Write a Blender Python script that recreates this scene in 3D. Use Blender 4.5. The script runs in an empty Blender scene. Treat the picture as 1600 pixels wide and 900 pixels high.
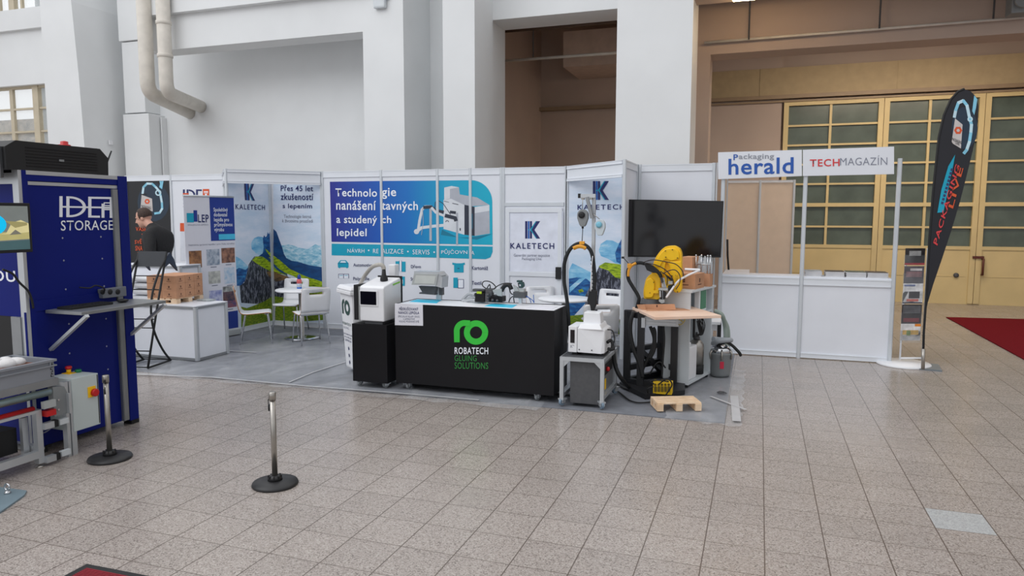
import bpy, bmesh, math, random
from mathutils import Vector, Matrix
random.seed(4)
PI = math.pi
sc = bpy.context.scene
C = sc.collection

# ------------------------------------------------------------------ camera
YAW, PITCH, ROLL, FPX, H = -0.332307926, 0.0997814724, 0.00162394456, 1118.12955, 1.80
def cam_axes():
    cy, sy = math.cos(YAW), math.sin(YAW)
    f = Vector((sy*math.cos(PITCH), cy*math.cos(PITCH), -math.sin(PITCH)))
    r = Vector((cy, -sy, 0)); u = r.cross(f)
    return r*math.cos(ROLL)+u*math.sin(ROLL), -r*math.sin(ROLL)+u*math.cos(ROLL), f
CR, CU, CF = cam_axes()
cam = bpy.data.objects.new('camera', bpy.data.cameras.new('camera'))
C.objects.link(cam); sc.camera = cam
cam.data.sensor_width = 36; cam.data.lens = FPX/1600*36
cam.data.clip_start = .05; cam.data.clip_end = 300
m3 = Matrix((CR, CU, -CF)).transposed()
cam.matrix_world = Matrix.Translation((0, 0, H)) @ m3.to_4x4()

# ------------------------------------------------------------------ light and exposure
sc.view_settings.view_transform = 'Standard'
sc.view_settings.look = 'None'
sc.view_settings.gamma = 1
sc.view_settings.use_curve_mapping = False
sc.view_settings.exposure = 0.0
wd = bpy.data.worlds.new('overcast_sky'); sc.world = wd; wd.use_nodes = True
nt = wd.node_tree; bg = nt.nodes['Background']
tc = nt.nodes.new('ShaderNodeTexCoord'); sx = nt.nodes.new('ShaderNodeSeparateXYZ'); rp = nt.nodes.new('ShaderNodeValToRGB')
nt.links.new(tc.outputs['Generated'], sx.inputs[0]); nt.links.new(sx.outputs['Z'], rp.inputs[0]); nt.links.new(rp.outputs[0], bg.inputs[0])
side = nt.nodes.new('ShaderNodeMath'); side.operation = 'MULTIPLY_ADD'; nt.links.new(sx.outputs['X'], side.inputs[0])     # extra sky brightness added on the left, so right-facing sides turn darker
side.inputs[1].default_value = -.42; side.inputs[2].default_value = 1.20; nt.links.new(side.outputs[0], bg.inputs[1])
el = rp.color_ramp.elements
el[0].position = 0.0; el[0].color = (.55, .56, .58, 1)
el[1].position = 1.0; el[1].color = (.98, .99, 1.01, 1)
e = el.new(.35); e.color = (.76, .77, .79, 1)

def area(name, loc, target, size, energy, col, sy=None):
    l = bpy.data.lights.new(name, 'AREA'); l.energy = energy; l.color = col; l.size = size
    if sy: l.shape = 'RECTANGLE'; l.size_y = sy
    o = bpy.data.objects.new(name, l); C.objects.link(o); o.location = loc
    o.rotation_euler = (Vector(target)-Vector(loc)).to_track_quat('-Z', 'Y').to_euler()
    return o
area('skylight_daylight', (-9, -1, 11), (-4, 9, 1), 14, 620, (.97, .98, 1.0), 7)
area('alcove_lamp_light', (2.6, 14.2, 5.0), (2.6, 15.5, 0), 3.5, 135, (1.0, .86, .70), 1.0)

# ------------------------------------------------------------------ helpers
def ray(px, py): return CR*((px-800)/FPX) - CU*((py-450)/FPX) + CF
def W(px, py, ax, v):
    d = ray(px, py); i = 'XYZ'.index(ax); o = Vector((0, 0, H))
    return o + d*((v-o[i])/d[i])
def G(px, py): return W(px, py, 'Z', 0)
def lin(c):
    c = c/255
    return c/12.92 if c <= .04045 else ((c+.055)/1.055)**2.4
def rgb(c): return (lin(c[0]), lin(c[1]), lin(c[2]), 1)
MATS = {}
def mat(name, col, rough=.5, metal=0, var=.05, scale=6, spec=.5, bump=0, bscale=40, alpha=1, trans=0, emit=0, col2=None, coat=0):
    if name in MATS: return MATS[name]
    m = bpy.data.materials.new(name); m.use_nodes = True; MATS[name] = m
    t = m.node_tree; b = t.nodes['Principled BSDF']
    c = rgb(col)
    b.inputs['Roughness'].default_value = rough; b.inputs['Metallic'].default_value = metal
    b.inputs['Specular IOR Level'].default_value = spec
    b.inputs['Coat Weight'].default_value = coat
    if trans: b.inputs['Transmission Weight'].default_value = trans
    if alpha < 1: b.inputs['Alpha'].default_value = alpha
    tcn = t.nodes.new('ShaderNodeTexCoord')
    n = t.nodes.new('ShaderNodeTexNoise'); n.inputs['Scale'].default_value = scale; n.inputs['Detail'].default_value = 5
    t.links.new(tcn.outputs['Object'], n.inputs['Vector'])
    r = t.nodes.new('ShaderNodeValToRGB'); t.links.new(n.outputs['Fac'], r.inputs[0])
    d = rgb(col2) if col2 else tuple(max(0, x*(1-var*2)) for x in c[:3])+(1,)
    l = c if col2 else tuple(min(1, x*(1+var)) for x in c[:3])+(1,)
    r.color_ramp.elements[0].color = d; r.color_ramp.elements[0].position = .3
    r.color_ramp.elements[1].color = l; r.color_ramp.elements[1].position = .7
    t.links.new(r.outputs[0], b.inputs['Base Color'])
    if emit:
        t.links.new(r.outputs[0], b.inputs['Emission Color']); b.inputs['Emission Strength'].default_value = emit
    if bump:
        n2 = t.nodes.new('ShaderNodeTexNoise'); n2.inputs['Scale'].default_value = bscale; n2.inputs['Detail'].default_value = 4
        t.links.new(tcn.outputs['Object'], n2.inputs['Vector'])
        bp = t.nodes.new('ShaderNodeBump'); bp.inputs['Strength'].default_value = bump; bp.inputs['Distance'].default_value = .02
        t.links.new(n2.outputs['Fac'], bp.inputs['Height']); t.links.new(bp.outputs[0], b.inputs['Normal'])
    return m

class MB:
    def __init__(s): s.bm = bmesh.new(); s.mi = 0; s.smooth = False
    def _new(s, vs): return [s.bm.verts.new(v) for v in vs]
    def face(s, vs):
        try: f = s.bm.faces.new(vs)
        except ValueError: return None
        f.material_index = s.mi; f.smooth = s.smooth; return f
    def m(s, i): s.mi = i; return s
    def sm(s, b=True): s.smooth = b; return s
    def poly(s, pts): return s.face(s._new(pts))
    def box(s, x0, x1, y0, y1, z0, z1, M=None, bev=0):
        P = [Vector(p) for p in ((x0,y0,z0),(x1,y0,z0),(x1,y1,z0),(x0,y1,z0),(x0,y0,z1),(x1,y0,z1),(x1,y1,z1),(x0,y1,z1))]
        else_j = [random.uniform(-.0004, .0004) for _ in range(6)]
        P = [p + Vector((else_j[0 if p.x == x0 else 1], else_j[2 if p.y == y0 else 3], else_j[4 if p.z == z0 else 5])) for p in P]
        if M: P = [M @ p for p in P]
        v = s._new(P)
        fs = [s.face([v[i] for i in q]) for q in ((0,3,2,1),(4,5,6,7),(0,1,5,4),(1,2,6,5),(2,3,7,6),(3,0,4,7))]
        if bev:
            es = list({e for f in fs for e in f.edges})
            r = bmesh.ops.bevel(s.bm, geom=es, offset=bev, segments=2, profile=.6, affect='EDGES', clamp_overlap=True)
            for f in r['faces']: f.material_index = s.mi
        return s
    def cbox(s, c, d, M=None, bev=0):
        return s.box(c[0]-d[0]/2, c[0]+d[0]/2, c[1]-d[1]/2, c[1]+d[1]/2, c[2]-d[2]/2, c[2]+d[2]/2, M, bev)
    def bar(s, a, b, w, h, up=(0,0,1), bev=0):
        a, b = Vector(a), Vector(b); d = b-a; L = d.length; z = d/L
        x = Vector(up).cross(z)
        if x.length < 1e-4: x = Vector((1,0,0)).cross(z)
        x.normalize(); y = z.cross(x)
        M = Matrix.Translation(a) @ Matrix((x, y, z)).transposed().to_4x4()
        return s.box(-w/2, w/2, -h/2, h/2, 0, L, M, bev)
    def tube(s, pts, r, n=8, smooth=True, res=0, caps=True, radii=None):
        pts = [Vector(p) for p in pts]
        if res:
            q = [pts[0]]+pts+[pts[-1]]; out = []; rr = []
            for i in range(1, len(q)-2):
                for k in range(res):
                    t = k/res; a, b, c, d = q[i-1], q[i], q[i+1], q[i+2]
                    out.append(.5*((2*b)+(c-a)*t+(2*a-5*b+4*c-d)*t*t+(3*b-a-3*c+d)*t**3))
                    if radii: rr.append(radii[i-1]*(1-t)+radii[i]*t)
            out.append(pts[-1]); pts = out
            if radii: rr.append(radii[-1]); radii = rr
        t0 = (pts[1]-pts[0]).normalized()
        up = Vector((0,0,1)) if abs(t0.z) < .9 else Vector((1,0,0))
        x = up.cross(t0).normalized(); rings = []
        for i, p in enumerate(pts):
            t = (pts[min(i+1, len(pts)-1)]-pts[max(i-1, 0)])
            if t.length < 1e-9: t = t0
            t.normalize(); x = (x - t*x.dot(t)).normalized(); y = t.cross(x)
            R = radii[i] if radii else r
            rings.append(s._new([p+(x*math.cos(2*PI*k/n)+y*math.sin(2*PI*k/n))*R for k in range(n)]))
        o = s.smooth; s.smooth = smooth
        for a, b in zip(rings, rings[1:]):
            for k in range(n): s.face([a[k], a[(k+1) % n], b[(k+1) % n], b[k]])
        s.smooth = o
        if caps: s.face(rings[0][::-1]); s.face(rings[-1])
        return s
    def cyl(s, a, b, r, n=20, r2=None):
        return s.tube([a, b], r, n, radii=[r, r if r2 is None else r2])
    def lathe(s, c, prof, n=28, M=None, smooth=True):
        c = Vector(c); rings = []
        for (r, z) in prof:
            P = [Vector((r*math.cos(2*PI*k/n), r*math.sin(2*PI*k/n), z)) for k in range(n)]
            if M: P = [M @ p for p in P]
            rings.append(s._new([c+p for p in P]))
        o = s.smooth; s.smooth = smooth
        for a, b in zip(rings, rings[1:]):
            for k in range(n): s.face([a[k], a[(k+1) % n], b[(k+1) % n], b[k]])
        s.smooth = o
        s.face(rings[0][::-1]); s.face(rings[-1]); return s
    def prism(s, pts, off):
        pts = [Vector(p) for p in pts]; off = Vector(off)
        a = s._new(pts); b = s._new([p+off for p in pts]); n = len(pts)
        s.face(a); s.face(b[::-1])
        o = s.smooth; s.smooth = False
        for k in range(n): s.face([a[k], b[k], b[(k+1) % n], a[(k+1) % n]])
        s.smooth = o
        return s
    def sphere(s, c, r, n=14, sc3=(1,1,1), M=None):
        prof = [(max(1e-4, math.sin(PI*i/(n//2+1))), -math.cos(PI*i/(n//2+1))) for i in range(n//2+2)]
        T = Matrix.Diagonal((r*sc3[0], r*sc3[1], r*sc3[2], 1))
        return s.lathe(c, prof, n, (M @ T) if M else T)
    def build(s, name, mats, parent=None, local=False, norm=True, bevel=0, kind=None, subsurf=0):
        bm = s.bm
        if norm: bmesh.ops.recalc_face_normals(bm, faces=bm.faces)
        loc = Vector((0,0,0))
        if parent is not None:
            if not local: bm.transform(WM[parent.name].inverted())
        elif not local:
            xs = [v.co for v in bm.verts]
            loc = Vector(((min(v.x for v in xs)+max(v.x for v in xs))/2, (min(v.y for v in xs)+max(v.y for v in xs))/2, min(v.z for v in xs)))
            bm.transform(Matrix.Translation(-loc))
        me = bpy.data.meshes.new(name); bm.to_mesh(me); bm.free()
        for mm in (mats if isinstance(mats, (list, tuple)) else [mats]): me.materials.append(mm)
        o = bpy.data.objects.new(name, me); C.objects.link(o)
        if parent is not None: o.parent = parent; WM[o.name] = WM[parent.name].copy()
        else: o.location = loc; WM[o.name] = Matrix.Translation(loc)
        if bevel:
            b = o.modifiers.new('b', 'BEVEL'); b.width = bevel; b.segments = 2; b.limit_method = 'ANGLE'
        if subsurf:
            b = o.modifiers.new('s', 'SUBSURF'); b.levels = subsurf; b.render_levels = subsurf
        if kind: o['kind'] = kind
        return o
WM = {}
def tag(o, label, cat, group=None, kind=None):
    o['label'] = label; o['category'] = cat
    if group: o['group'] = group
    if kind: o['kind'] = kind
    return o
def thing(name, label, cat, loc=(0,0,0), rot=0, group=None):
    o = bpy.data.objects.new(name, None); C.objects.link(o); o.empty_display_size = .1
    o.location = loc; o.rotation_euler = (0, 0, rot)
    WM[o.name] = Matrix.Translation(loc) @ Matrix.Rotation(rot, 4, 'Z')
    return tag(o, label, cat, group)
def dup(root, loc, rot, label=None, group=None):
    r = root.copy(); C.objects.link(r); r.location = loc; r.rotation_euler = (0, 0, rot)
    if label: r['label'] = label
    if group: r['group'] = group
    for ch in list(root.children):
        c = ch.copy(); C.objects.link(c); c.parent = r
        for g in ch.children:
            d = g.copy(); C.objects.link(d); d.parent = c
    return r
def struct(name, mb, mats, **k): return mb.build(name, mats, kind='structure', **k)

NORM = {'Y': Vector((0,-1,0)), 'X': Vector((1,0,0))}
def onp(px, py, pl, off=0): return W(px, py, pl[0], pl[1]) + NORM[pl[0]]*off
def clip(poly, x, keep):            # clip a 2-D polygon at a vertical line
    out = []
    for (a, b) in zip(poly, poly[1:]+poly[:1]):
        ia = (a[0] <= x) if keep == 'l' else (a[0] >= x); ib = (b[0] <= x) if keep == 'l' else (b[0] >= x)
        if ia: out.append(a)
        if ia != ib:
            t = (x-a[0])/(b[0]-a[0]); out.append((x, a[1]+t*(b[1]-a[1])))
    return out
def art(name, parent, pl, layers, off=.003, local_off=.00008):
    mb = MB(); ms = []
    for k, (m, pts) in enumerate(layers):
        if len(pts) < 3: continue
        if m not in ms: ms.append(m)
        mb.m(ms.index(m)); mb.poly([onp(x, y, pl, off+k*local_off) for x, y in pts])
    return mb.build(name, ms, parent, norm=False)
def textmesh(body, bold=0, align='LEFT', shear=0):
    bold = min(bold, .015)
    sp = 1.22 if body.startswith('KALETEC') else 1.05 if body.isupper() else 1.0
    cu = bpy.data.curves.new('t', 'FONT'); cu.body = body; cu.offset = bold; cu.align_x = align; cu.resolution_u = 3; cu.shear = shear
    cu.space_line = .95; cu.space_character = sp + max(0, bold)*4.5
    o = bpy.data.objects.new('t', cu); C.objects.link(o)
    bpy.context.view_layer.update()
    dg = bpy.context.evaluated_depsgraph_get()
    me = bpy.data.meshes.new_from_object(o.evaluated_get(dg))
    bpy.data.objects.remove(o); bpy.data.curves.remove(cu)
    return me
def lettering_at(name, body, parent, o, ux, uy, m, bold=0, align='LEFT', shear=0):
    # fills the parallelogram o, o+ux, o+uy (world) with the text's bounding box
    me = textmesh(body, bold, align, shear)
    xs = [v.co.x for v in me.vertices]; ys = [v.co.y for v in me.vertices]
    x0, x1, y0, y1 = min(xs), max(xs), min(ys), max(ys)
    inv = WM[parent.name].inverted()
    for v in me.vertices:
        v.co = inv @ (o + ux*((v.co.x-x0)/(x1-x0)) + uy*((v.co.y-y0)/(y1-y0)))
    me.name = name; me.materials.clear(); me.materials.append(m)
    ob = bpy.data.objects.new(name, me); C.objects.link(ob); ob.parent = parent; WM[ob.name] = WM[parent.name].copy()
    return ob
def lettering(name, body, parent, pl, bl, br, tl, m, bold=0, off=.009, align='LEFT', shear=0):
    o = onp(*bl, pl, off)
    return lettering_at(name, body, parent, o, onp(*br, pl, off)-o, onp(*tl, pl, off)-o, m, bold, align, shear)
def T(name, body, parent, pl, x0, x1, yt, yb, m, bold=0, slope=0, off=.009, align='LEFT', shear=0):
    # rectangle in photo pixels at the left edge; slope = baseline fall per pixel
    d = slope*(x1-x0)
    return lettering(name, body, parent, pl, (x0, yb), (x1, yb+d), (x0, yt), m, bold, off, align, shear)
def ring_pts(cx, cy, r0, r1, a0, a1, n=20, sy=1):
    o = [(cx+r1*math.cos(a0+(a1-a0)*k/n), cy-sy*r1*math.sin(a0+(a1-a0)*k/n)) for k in range(n+1)]
    i = [(cx+r0*math.cos(a0+(a1-a0)*k/n), cy-sy*r0*math.sin(a0+(a1-a0)*k/n)) for k in range(n+1)]
    return [[o[k], o[k+1], i[k+1], i[k]] for k in range(n)]
def R_(x0, y0, x1, y1): return [(x0,y0),(x1,y0),(x1,y1),(x0,y1)]
# ------------------------------------------------------------------ materials
white_wall = mat('painted_plaster', (228,230,231), .85, var=.03, scale=.8, spec=.2, bump=.04, bscale=8)
alcove_wall = mat('alcove_plaster_warm_light', (190,172,160), .85, var=.05, scale=.7, spec=.2)  # brown of the warm lamp light mixed into the plaster colour
cream_wall = mat('cream_plaster', (204,180,140), .8, var=.05, scale=.7, spec=.2)
white_panel = mat('white_panel', (226,229,236), .45, var=.015, scale=3)
fascia_white = mat('fascia_white', (222,226,232), .45, var=.015, scale=3)
alu = mat('aluminium', (196,200,204), .38, metal=.55, var=.03)
alu_dark = mat('aluminium_dull', (150,153,156), .4, metal=.6, var=.04)
steel = mat('brushed_steel', (170,166,160), .3, metal=.9, var=.06, scale=20)
chrome = mat('chrome', (205,207,210), .15, metal=1, var=.02)
black = mat('black_laminate', (15,14,18), .5, var=.06, scale=3, spec=.3)
black_matt = mat('black_matt', (20,21,24), .6, var=.1)
black_rub = mat('black_rubber', (24,25,27), .65, var=.1, bump=.1, bscale=60)
screen_black = mat('screen_black', (13,12,17), .12, var=.1, spec=.6)
grey_dk = mat('grey_dark_metal', (80,81,84), .45, var=.06, scale=30)
grey_lt = mat('grey_light_metal', (172,176,176), .4, var=.05)
grey_md = mat('grey_mid', (128,132,134), .5, var=.05)
white_pl = mat('white_plastic', (232,233,236), .35, var=.015)
white_pow = mat('white_powder_coat', (206,212,216), .4, var=.02)
blue_m = mat('machine_blue', (2,22,112), .55, var=.04, scale=2, spec=.22)
navy = mat('ink_navy', (26,36,98), .5, var=.03)
inkblue = mat('ink_dark_text', (45,52,98), .5, var=.02)
inkgrey = mat('ink_grey_text', (128,132,148), .5, var=.02)
inklg = mat('ink_light_grey', (176,180,190), .5, var=.02)
inkwhite = mat('ink_white', (236,240,248), .5, var=.01)
teal = mat('ink_teal', (0,160,190), .5, var=.03)
orange = mat('ink_orange', (214,84,38), .5, var=.03)
redink = mat('ink_red', (214,62,66), .5, var=.03)
herald = mat('ink_royal_blue', (32,86,172), .5, var=.03)
green_ro = mat('ink_green', (52,196,62), .5, var=.03)
green_dk = mat('ink_dark_green', (44,138,60), .5, var=.03)
cyan_pad = mat('cyan_sheet', (40,196,232), .4, var=.02)
card = mat('cardboard', (196,146,112), .8, var=.06, scale=10)
card_dk = mat('cardboard_print', (92,58,44), .8)
wood = mat('pale_beech', (240,212,192), .5, var=.05, scale=3, col2=(226,190,166))
pine = mat('pine_slat', (240,214,184), .6, var=.05, scale=14, col2=(222,190,154))
yellow = mat('robot_yellow', (246,196,8), .4, var=.04)
yellow_s = mat('sign_yellow', (248,198,20), .45, var=.03)
red_pl = mat('red_plastic', (196,28,32), .35, var=.05)
green_pl = mat('green_plastic', (14,120,74), .4, var=.05)
plywood = mat('plywood_edge', (176,128,92), .6, var=.1, scale=20)
gate_y = mat('gate_yellow_paint', (216,194,142), .5, var=.05, scale=1.5)
gate_glass = mat('gate_wired_glass', (86,98,88), .25, var=.15, scale=2, spec=.6)
film_m = None
K1 = mat('print_mid_blue', (20,92,178), .5, var=.03)
skin = mat('skin', (206,158,138), .55, var=.04, scale=20)
hair_m = mat('brown_hair', (62,44,36), .7, var=.3, scale=60)
jacket_m = mat('black_jacket', (20,20,23), .75, var=.15, scale=30, bump=.15, bscale=25)
trouser_m = mat('dark_trousers', (34,36,44), .8, var=.1)

# floor: terrazzo tiles
def floor_material():
    m = bpy.data.materials.new('terrazzo_tiles'); m.use_nodes = True
    t = m.node_tree; N = t.nodes; L = t.links; b = N['Principled BSDF']
    geo = N.new('ShaderNodeNewGeometry'); sep = N.new('ShaderNodeSeparateXYZ'); L.new(geo.outputs['Position'], sep.inputs[0])
    def M(op, a, bb=None, c=None):
        n = N.new('ShaderNodeMath'); n.operation = op
        for i, v in enumerate((a, bb, c)):
            if v is None: continue
            if isinstance(v, (int, float)): n.inputs[i].default_value = v
            else: L.new(v, n.inputs[i])
        return n.outputs[0]
    px, py = .3137, .3080
    u = M('DIVIDE', M('SUBTRACT', sep.outputs['X'], .083), px); v = M('DIVIDE', M('SUBTRACT', sep.outputs['Y'], 4.590), py)
    fu = M('SUBTRACT', u, M('FLOOR', u)); fv = M('SUBTRACT', v, M('FLOOR', v))
    du = M('MINIMUM', fu, M('SUBTRACT', 1, fu)); dv = M('MINIMUM', fv, M('SUBTRACT', 1, fv))
    ju = M('MULTIPLY', M('LESS_THAN', du, .011), .9); jv = M('MULTIPLY', M('LESS_THAN', dv, .010), .7)
    joint = M('MAXIMUM', ju, jv)
    comb = N.new('ShaderNodeCombineXYZ'); L.new(M('FLOOR', u), comb.inputs[0]); L.new(M('FLOOR', v), comb.inputs[1])
    wn = N.new('ShaderNodeTexWhiteNoise'); L.new(comb.outputs[0], wn.inputs['Vector'])
    vo = N.new('ShaderNodeTexVoronoi'); vo.inputs['Scale'].default_value = 150; L.new(geo.outputs['Position'], vo.inputs['Vector'])
    sh = N.new('ShaderNodeSeparateColor'); L.new(vo.outputs['Color'], sh.inputs[0])
    rp = N.new('ShaderNodeValToRGB'); L.new(sh.outputs[0], rp.inputs[0])
    es = rp.color_ramp.elements; es[0].color = rgb((112,104,100)); es[1].color = rgb((182,175,168))
    for p, c in ((.12,(140,130,124)),(.3,(156,147,141)),(.72,(166,157,151))):
        e = es.new(p); e.color = rgb(c)
    big = N.new('ShaderNodeTexNoise'); big.inputs['Scale'].default_value = .9; big.inputs['Detail'].default_value = 6; L.new(geo.outputs['Position'], big.inputs['Vector'])
    val = M('ADD', M('MULTIPLY', wn.outputs['Value'], .10), M('MULTIPLY', big.outputs['Fac'], .22))
    hsv = N.new('ShaderNodeHueSaturation'); L.new(rp.outputs[0], hsv.inputs['Color']); L.new(M("ADD", val, .84), hsv.inputs['Value'])
    # one replaced, cooler and paler tile
    msk = M('MULTIPLY', M('COMPARE', M('FLOOR', u), 3, .1), M('COMPARE', M('FLOOR', v), 0, .1))
    mx0 = N.new('ShaderNodeMix'); mx0.data_type = 'RGBA'; L.new(msk, mx0.inputs[0]); L.new(hsv.outputs[0], mx0.inputs[6])
    r2 = N.new('ShaderNodeValToRGB'); L.new(sh.outputs[0], r2.inputs[0]); r2.color_ramp.elements[0].color = rgb((158,160,160)); r2.color_ramp.elements[1].color = rgb((186,188,189)); L.new(r2.outputs[0], mx0.inputs[7])
    mx = N.new('ShaderNodeMix'); mx.data_type = 'RGBA'; L.new(joint, mx.inputs[0]); L.new(mx0.outputs[2], mx.inputs[6]); mx.inputs[7].default_value = rgb((92,81,74))
    L.new(mx.outputs[2], b.inputs['Base Color'])
    b.inputs['Specular IOR Level'].default_value = .45
    L.new(M('ADD', M('MULTIPLY', big.outputs['Fac'], .2), .15), b.inputs['Roughness'])
    return m
floor_m = floor_material()

# ------------------------------------------------------------------ the hall
YF = 11.2
def X_at(px, Y=YF, py=250): return W(px, py, 'Y', Y).x
struct('floor', MB().box(-30, 16, -6, 26, -.1, 0), floor_m)
TOPZ = 7.6
# white back wall: pier with a leaning edge, recessed bay, front strip, pilaster, lintel, right pillar
xa0, xa1 = X_at(80), -13.12
mb = MB(); mb.prism([(xa0-.05, YF, 0), (xa1, YF, 0), (xa1-.01, YF, 3.1), (xa1-.06, YF, 4.6), (-13.27, YF, 6.1), (-13.55, YF, TOPZ), (xa0-.05, YF, TOPZ)], (0, 1.4, 0))
struct('pillar', mb, white_wall)
zb = 4.97; xr = -6.60; xl = X_at(237)+.9
mb = MB()
mb.box(xa1-.2, -5.0, 12.45, 12.75, 0, TOPZ)                       # back of the bay
mb.box(xl-.9, xr, YF, 11.66, zb, TOPZ)                           # fascia over the bay
mb.box(xl-.9, xr+.2, 11.06, YF+.01, 5.60, TOPZ)                   # overhanging ledge above
mb.box(xr, -5.82, YF, 12.45, 0, TOPZ)                            # plain strip right of the bay
mb.box(-5.82, -5.05, 12.25, 12.5, 0, TOPZ)
struct('wall_back', mb, white_wall)
mb = MB(); mb.box(-5.09, -4.52, YF, 12.05, 0, TOPZ); mb.box(-5.09, -4.56, 12.05, 12.8, 0, TOPZ)
mb.tube([(-5.46, 12.24, 0), (-5.46, 12.24, TOPZ)], .012, 6)
struct('pilaster', mb, white_wall)
lint = MB(); lint.box(-4.56, -2.1, 12.05, 12.76, 5.20, TOPZ)
struct('lintel', lint, white_wall)
mb = MB(); mb.box(-2.17, -1.04, YF, 12.1, 0, TOPZ); struct('pillar', mb, white_wall)
mb = MB(); mb.box(-1.04, 9.0, YF+.05, 11.7, 5.04, TOPZ); struct('lintel', mb, alcove_wall)
# wall with windows, far left
yw = 11.45
wx1 = X_at(87, yw); wz0 = W(60, 232, 'Y', yw).z; wz1 = W(60, 131, 'Y', yw).z
ux1 = X_at(66, yw, 10); uz0 = W(30, 20, 'Y', yw).z
mb = MB()
mb.box(-22, xa0+.1, yw, yw+.4, 0, wz0-.25)
mb.box(-22, xa0+.1, yw, yw+.4, wz1, uz0)
mb.box(wx1, xa0+.1, yw, yw+.4, wz0-.25, wz1)
mb.box(ux1, xa0+.1, yw, yw+.4, uz0, TOPZ)
zl = W(30, 47, 'Y', yw-.06).z
mb.box(-22, xa0, yw-.1, yw+.01, zl, zl+.42)
struct('wall_left', mb, white_wall)
frame_m = mat('window_frame_cream', (196,184,160), .5, var=.05)
glass = bpy.data.materials.new('window_glass'); glass.use_nodes = True
_t = glass.node_tree; _b = _t.nodes['Principled BSDF']; _b.inputs['Base Color'].default_value = (.9,.95,.95,1); _b.inputs['Roughness'].default_value = .03; _b.inputs['Alpha'].default_value = .22
_n = _t.nodes.new('ShaderNodeTexNoise'); _n.inputs['Scale'].default_value = 3; _bp = _t.nodes.new('ShaderNodeBump'); _bp.inputs['Strength'].default_value = .15
_t.links.new(_n.outputs['Fac'], _bp.inputs['Height']); _t.links.new(_bp.outputs[0], _b.inputs['Normal'])
def hall_window(name, x0, x1, z0, z1, posts, bars, thick):
    mb = MB(); y = yw+.12
    mb.box(x0, x1, y, y+.06, z0-.06, z0+.05); mb.box(x0, x1, y, y+.06, z1-.05, z1)
    for p in posts: mb.box(p-.025, p+.025, y, y+.06, z0, z1)
    for p in thick: mb.box(p-.08, p+.08, y-.02, y+.08, z0, z1)
    for z in bars: mb.box(x0, x1, y, y+.05, z-.02, z+.02)
    o = struct(name, mb, frame_m)
    MB().box(x0, x1, y+.06, y+.07, z0, z1).build('pane', glass, o)
    return o
wp = lambda px: X_at(px, yw+.12, 180)
wz = lambda py: W(40, py, 'Y', yw+.12).z
hall_window('window_1', -17.5, wx1+.05, wz0-.25, wz1, [wp(18), -15.6, -17], [wz(170), wz(206)], [wp(58)])
hall_window('window_2', -17.5, ux1+.05, uz0, TOPZ, [wp(10), wp(44), -17], [uz0+.5, uz0+1.1], [wp(30)])
# rubble building and mast seen through the windows
rub = mat('stone_rubble', (168,152,132), .9, var=.25, scale=5, col2=(96,84,70))
mb = MB(); mb.box(-32, -19, 19, 20, 0, 4.6); mb.box(-34, -23, 21, 22, 0, 5.6)
o = mb.build('outbuilding', rub); tag(o, 'rough stone building beyond the hall window at far left', 'building')
mb = MB(); mb.tube([(-21.2, 17, 0), (-21.2, 17, 9)], .28, 10); o = mb.build('outdoor_column', grey_md); tag(o, 'grey column standing outside the far left window', 'column')

# cable trunking, pipes, junction box
mb = MB(); y0 = 12.05
xt0, xt1 = X_at(194, y0, 150), X_at(226, y0, 150)
mb.box(xt0, xt1, y0, 12.5, 3.98, 5.45); mb.box(xt0-.04, xt1+.02, y0-.03, 12.5, 5.47, TOPZ); mb.box(xt0-.02, xt1+.12, y0-.04, 12.5, 0, 3.95)
mb.box(xt1+.14, xt1+.17, 12.3, 12.45, 0, 3.9)
struct('trim_1', mb, white_wall, bevel=.01)
pipe_m = mat('pipe_cream', (214,208,198), .5, var=.05)
def elbow(mb, xy, z, end, r):
    p1 = Vector((xy[0], xy[1], z)); e = Vector(end); d = (e-p1).normalized(); p0 = p1+Vector((0,0,.22)); p2 = p1+d*.22
    arc = [p0*(1-u)**2+p1*(2*u*(1-u))+p2*u*u for u in [k/9 for k in range(10)]]
    mb.tube([Vector((xy[0], xy[1], TOPZ))]+arc+[e], r, 18)
def P12(px, py, Y=11.75): return W(px, py, 'Y', Y)
mb = MB(); ya = 11.0
a = P12(231, 60, ya); b = P12(231, 140, ya); f_ = P12(288, 175, 12.3)
elbow(mb, (b.x, ya), b.z-.05, (f_.x, 12.5, f_.z), .135)
o = mb.build('drain_pipe', pipe_m); tag(o, 'left cream drainpipe bending behind the other pipe on the white wall', 'pipe', )
mb = MB(); yb_ = 10.93
b = P12(260.5, 140, yb_); e_ = P12(308, 166, 12.35)
elbow(mb, (b.x, yb_), b.z-.05, (e_.x, 12.5, e_.z), .125)
for z in (4.75, 5.35): mb.lathe((b.x, yb_, z), [(.12,0),(.14,.01),(.14,.07),(.12,.08)], 16)
o = mb.build('drain_pipe', pipe_m); tag(o, 'right cream drainpipe ending in a horizontal stub on the white wall', 'pipe')
j = W(596, 8, 'Y', YF); mb = MB(); mb.cbox((j.x, YF-.05, j.z+.06), (.22, .1, .26), bev=.03); mb.cbox((j.x+.13, YF-.04, j.z+.1), (.05, .05, .05))
o = mb.build('wall_sensor_box', white_pow); tag(o, 'small white box mounted high on the white wall strip', 'sensor')
j = W(172, 223, 'X', -13.12); mb = MB(); mb.cbox((-13.1, j.y, j.z), (.03, .09, .09), bev=.01)
o = mb.build('wall_socket', white_pl); tag(o, 'small white socket on the side of the tall left pillar', 'socket')

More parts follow.
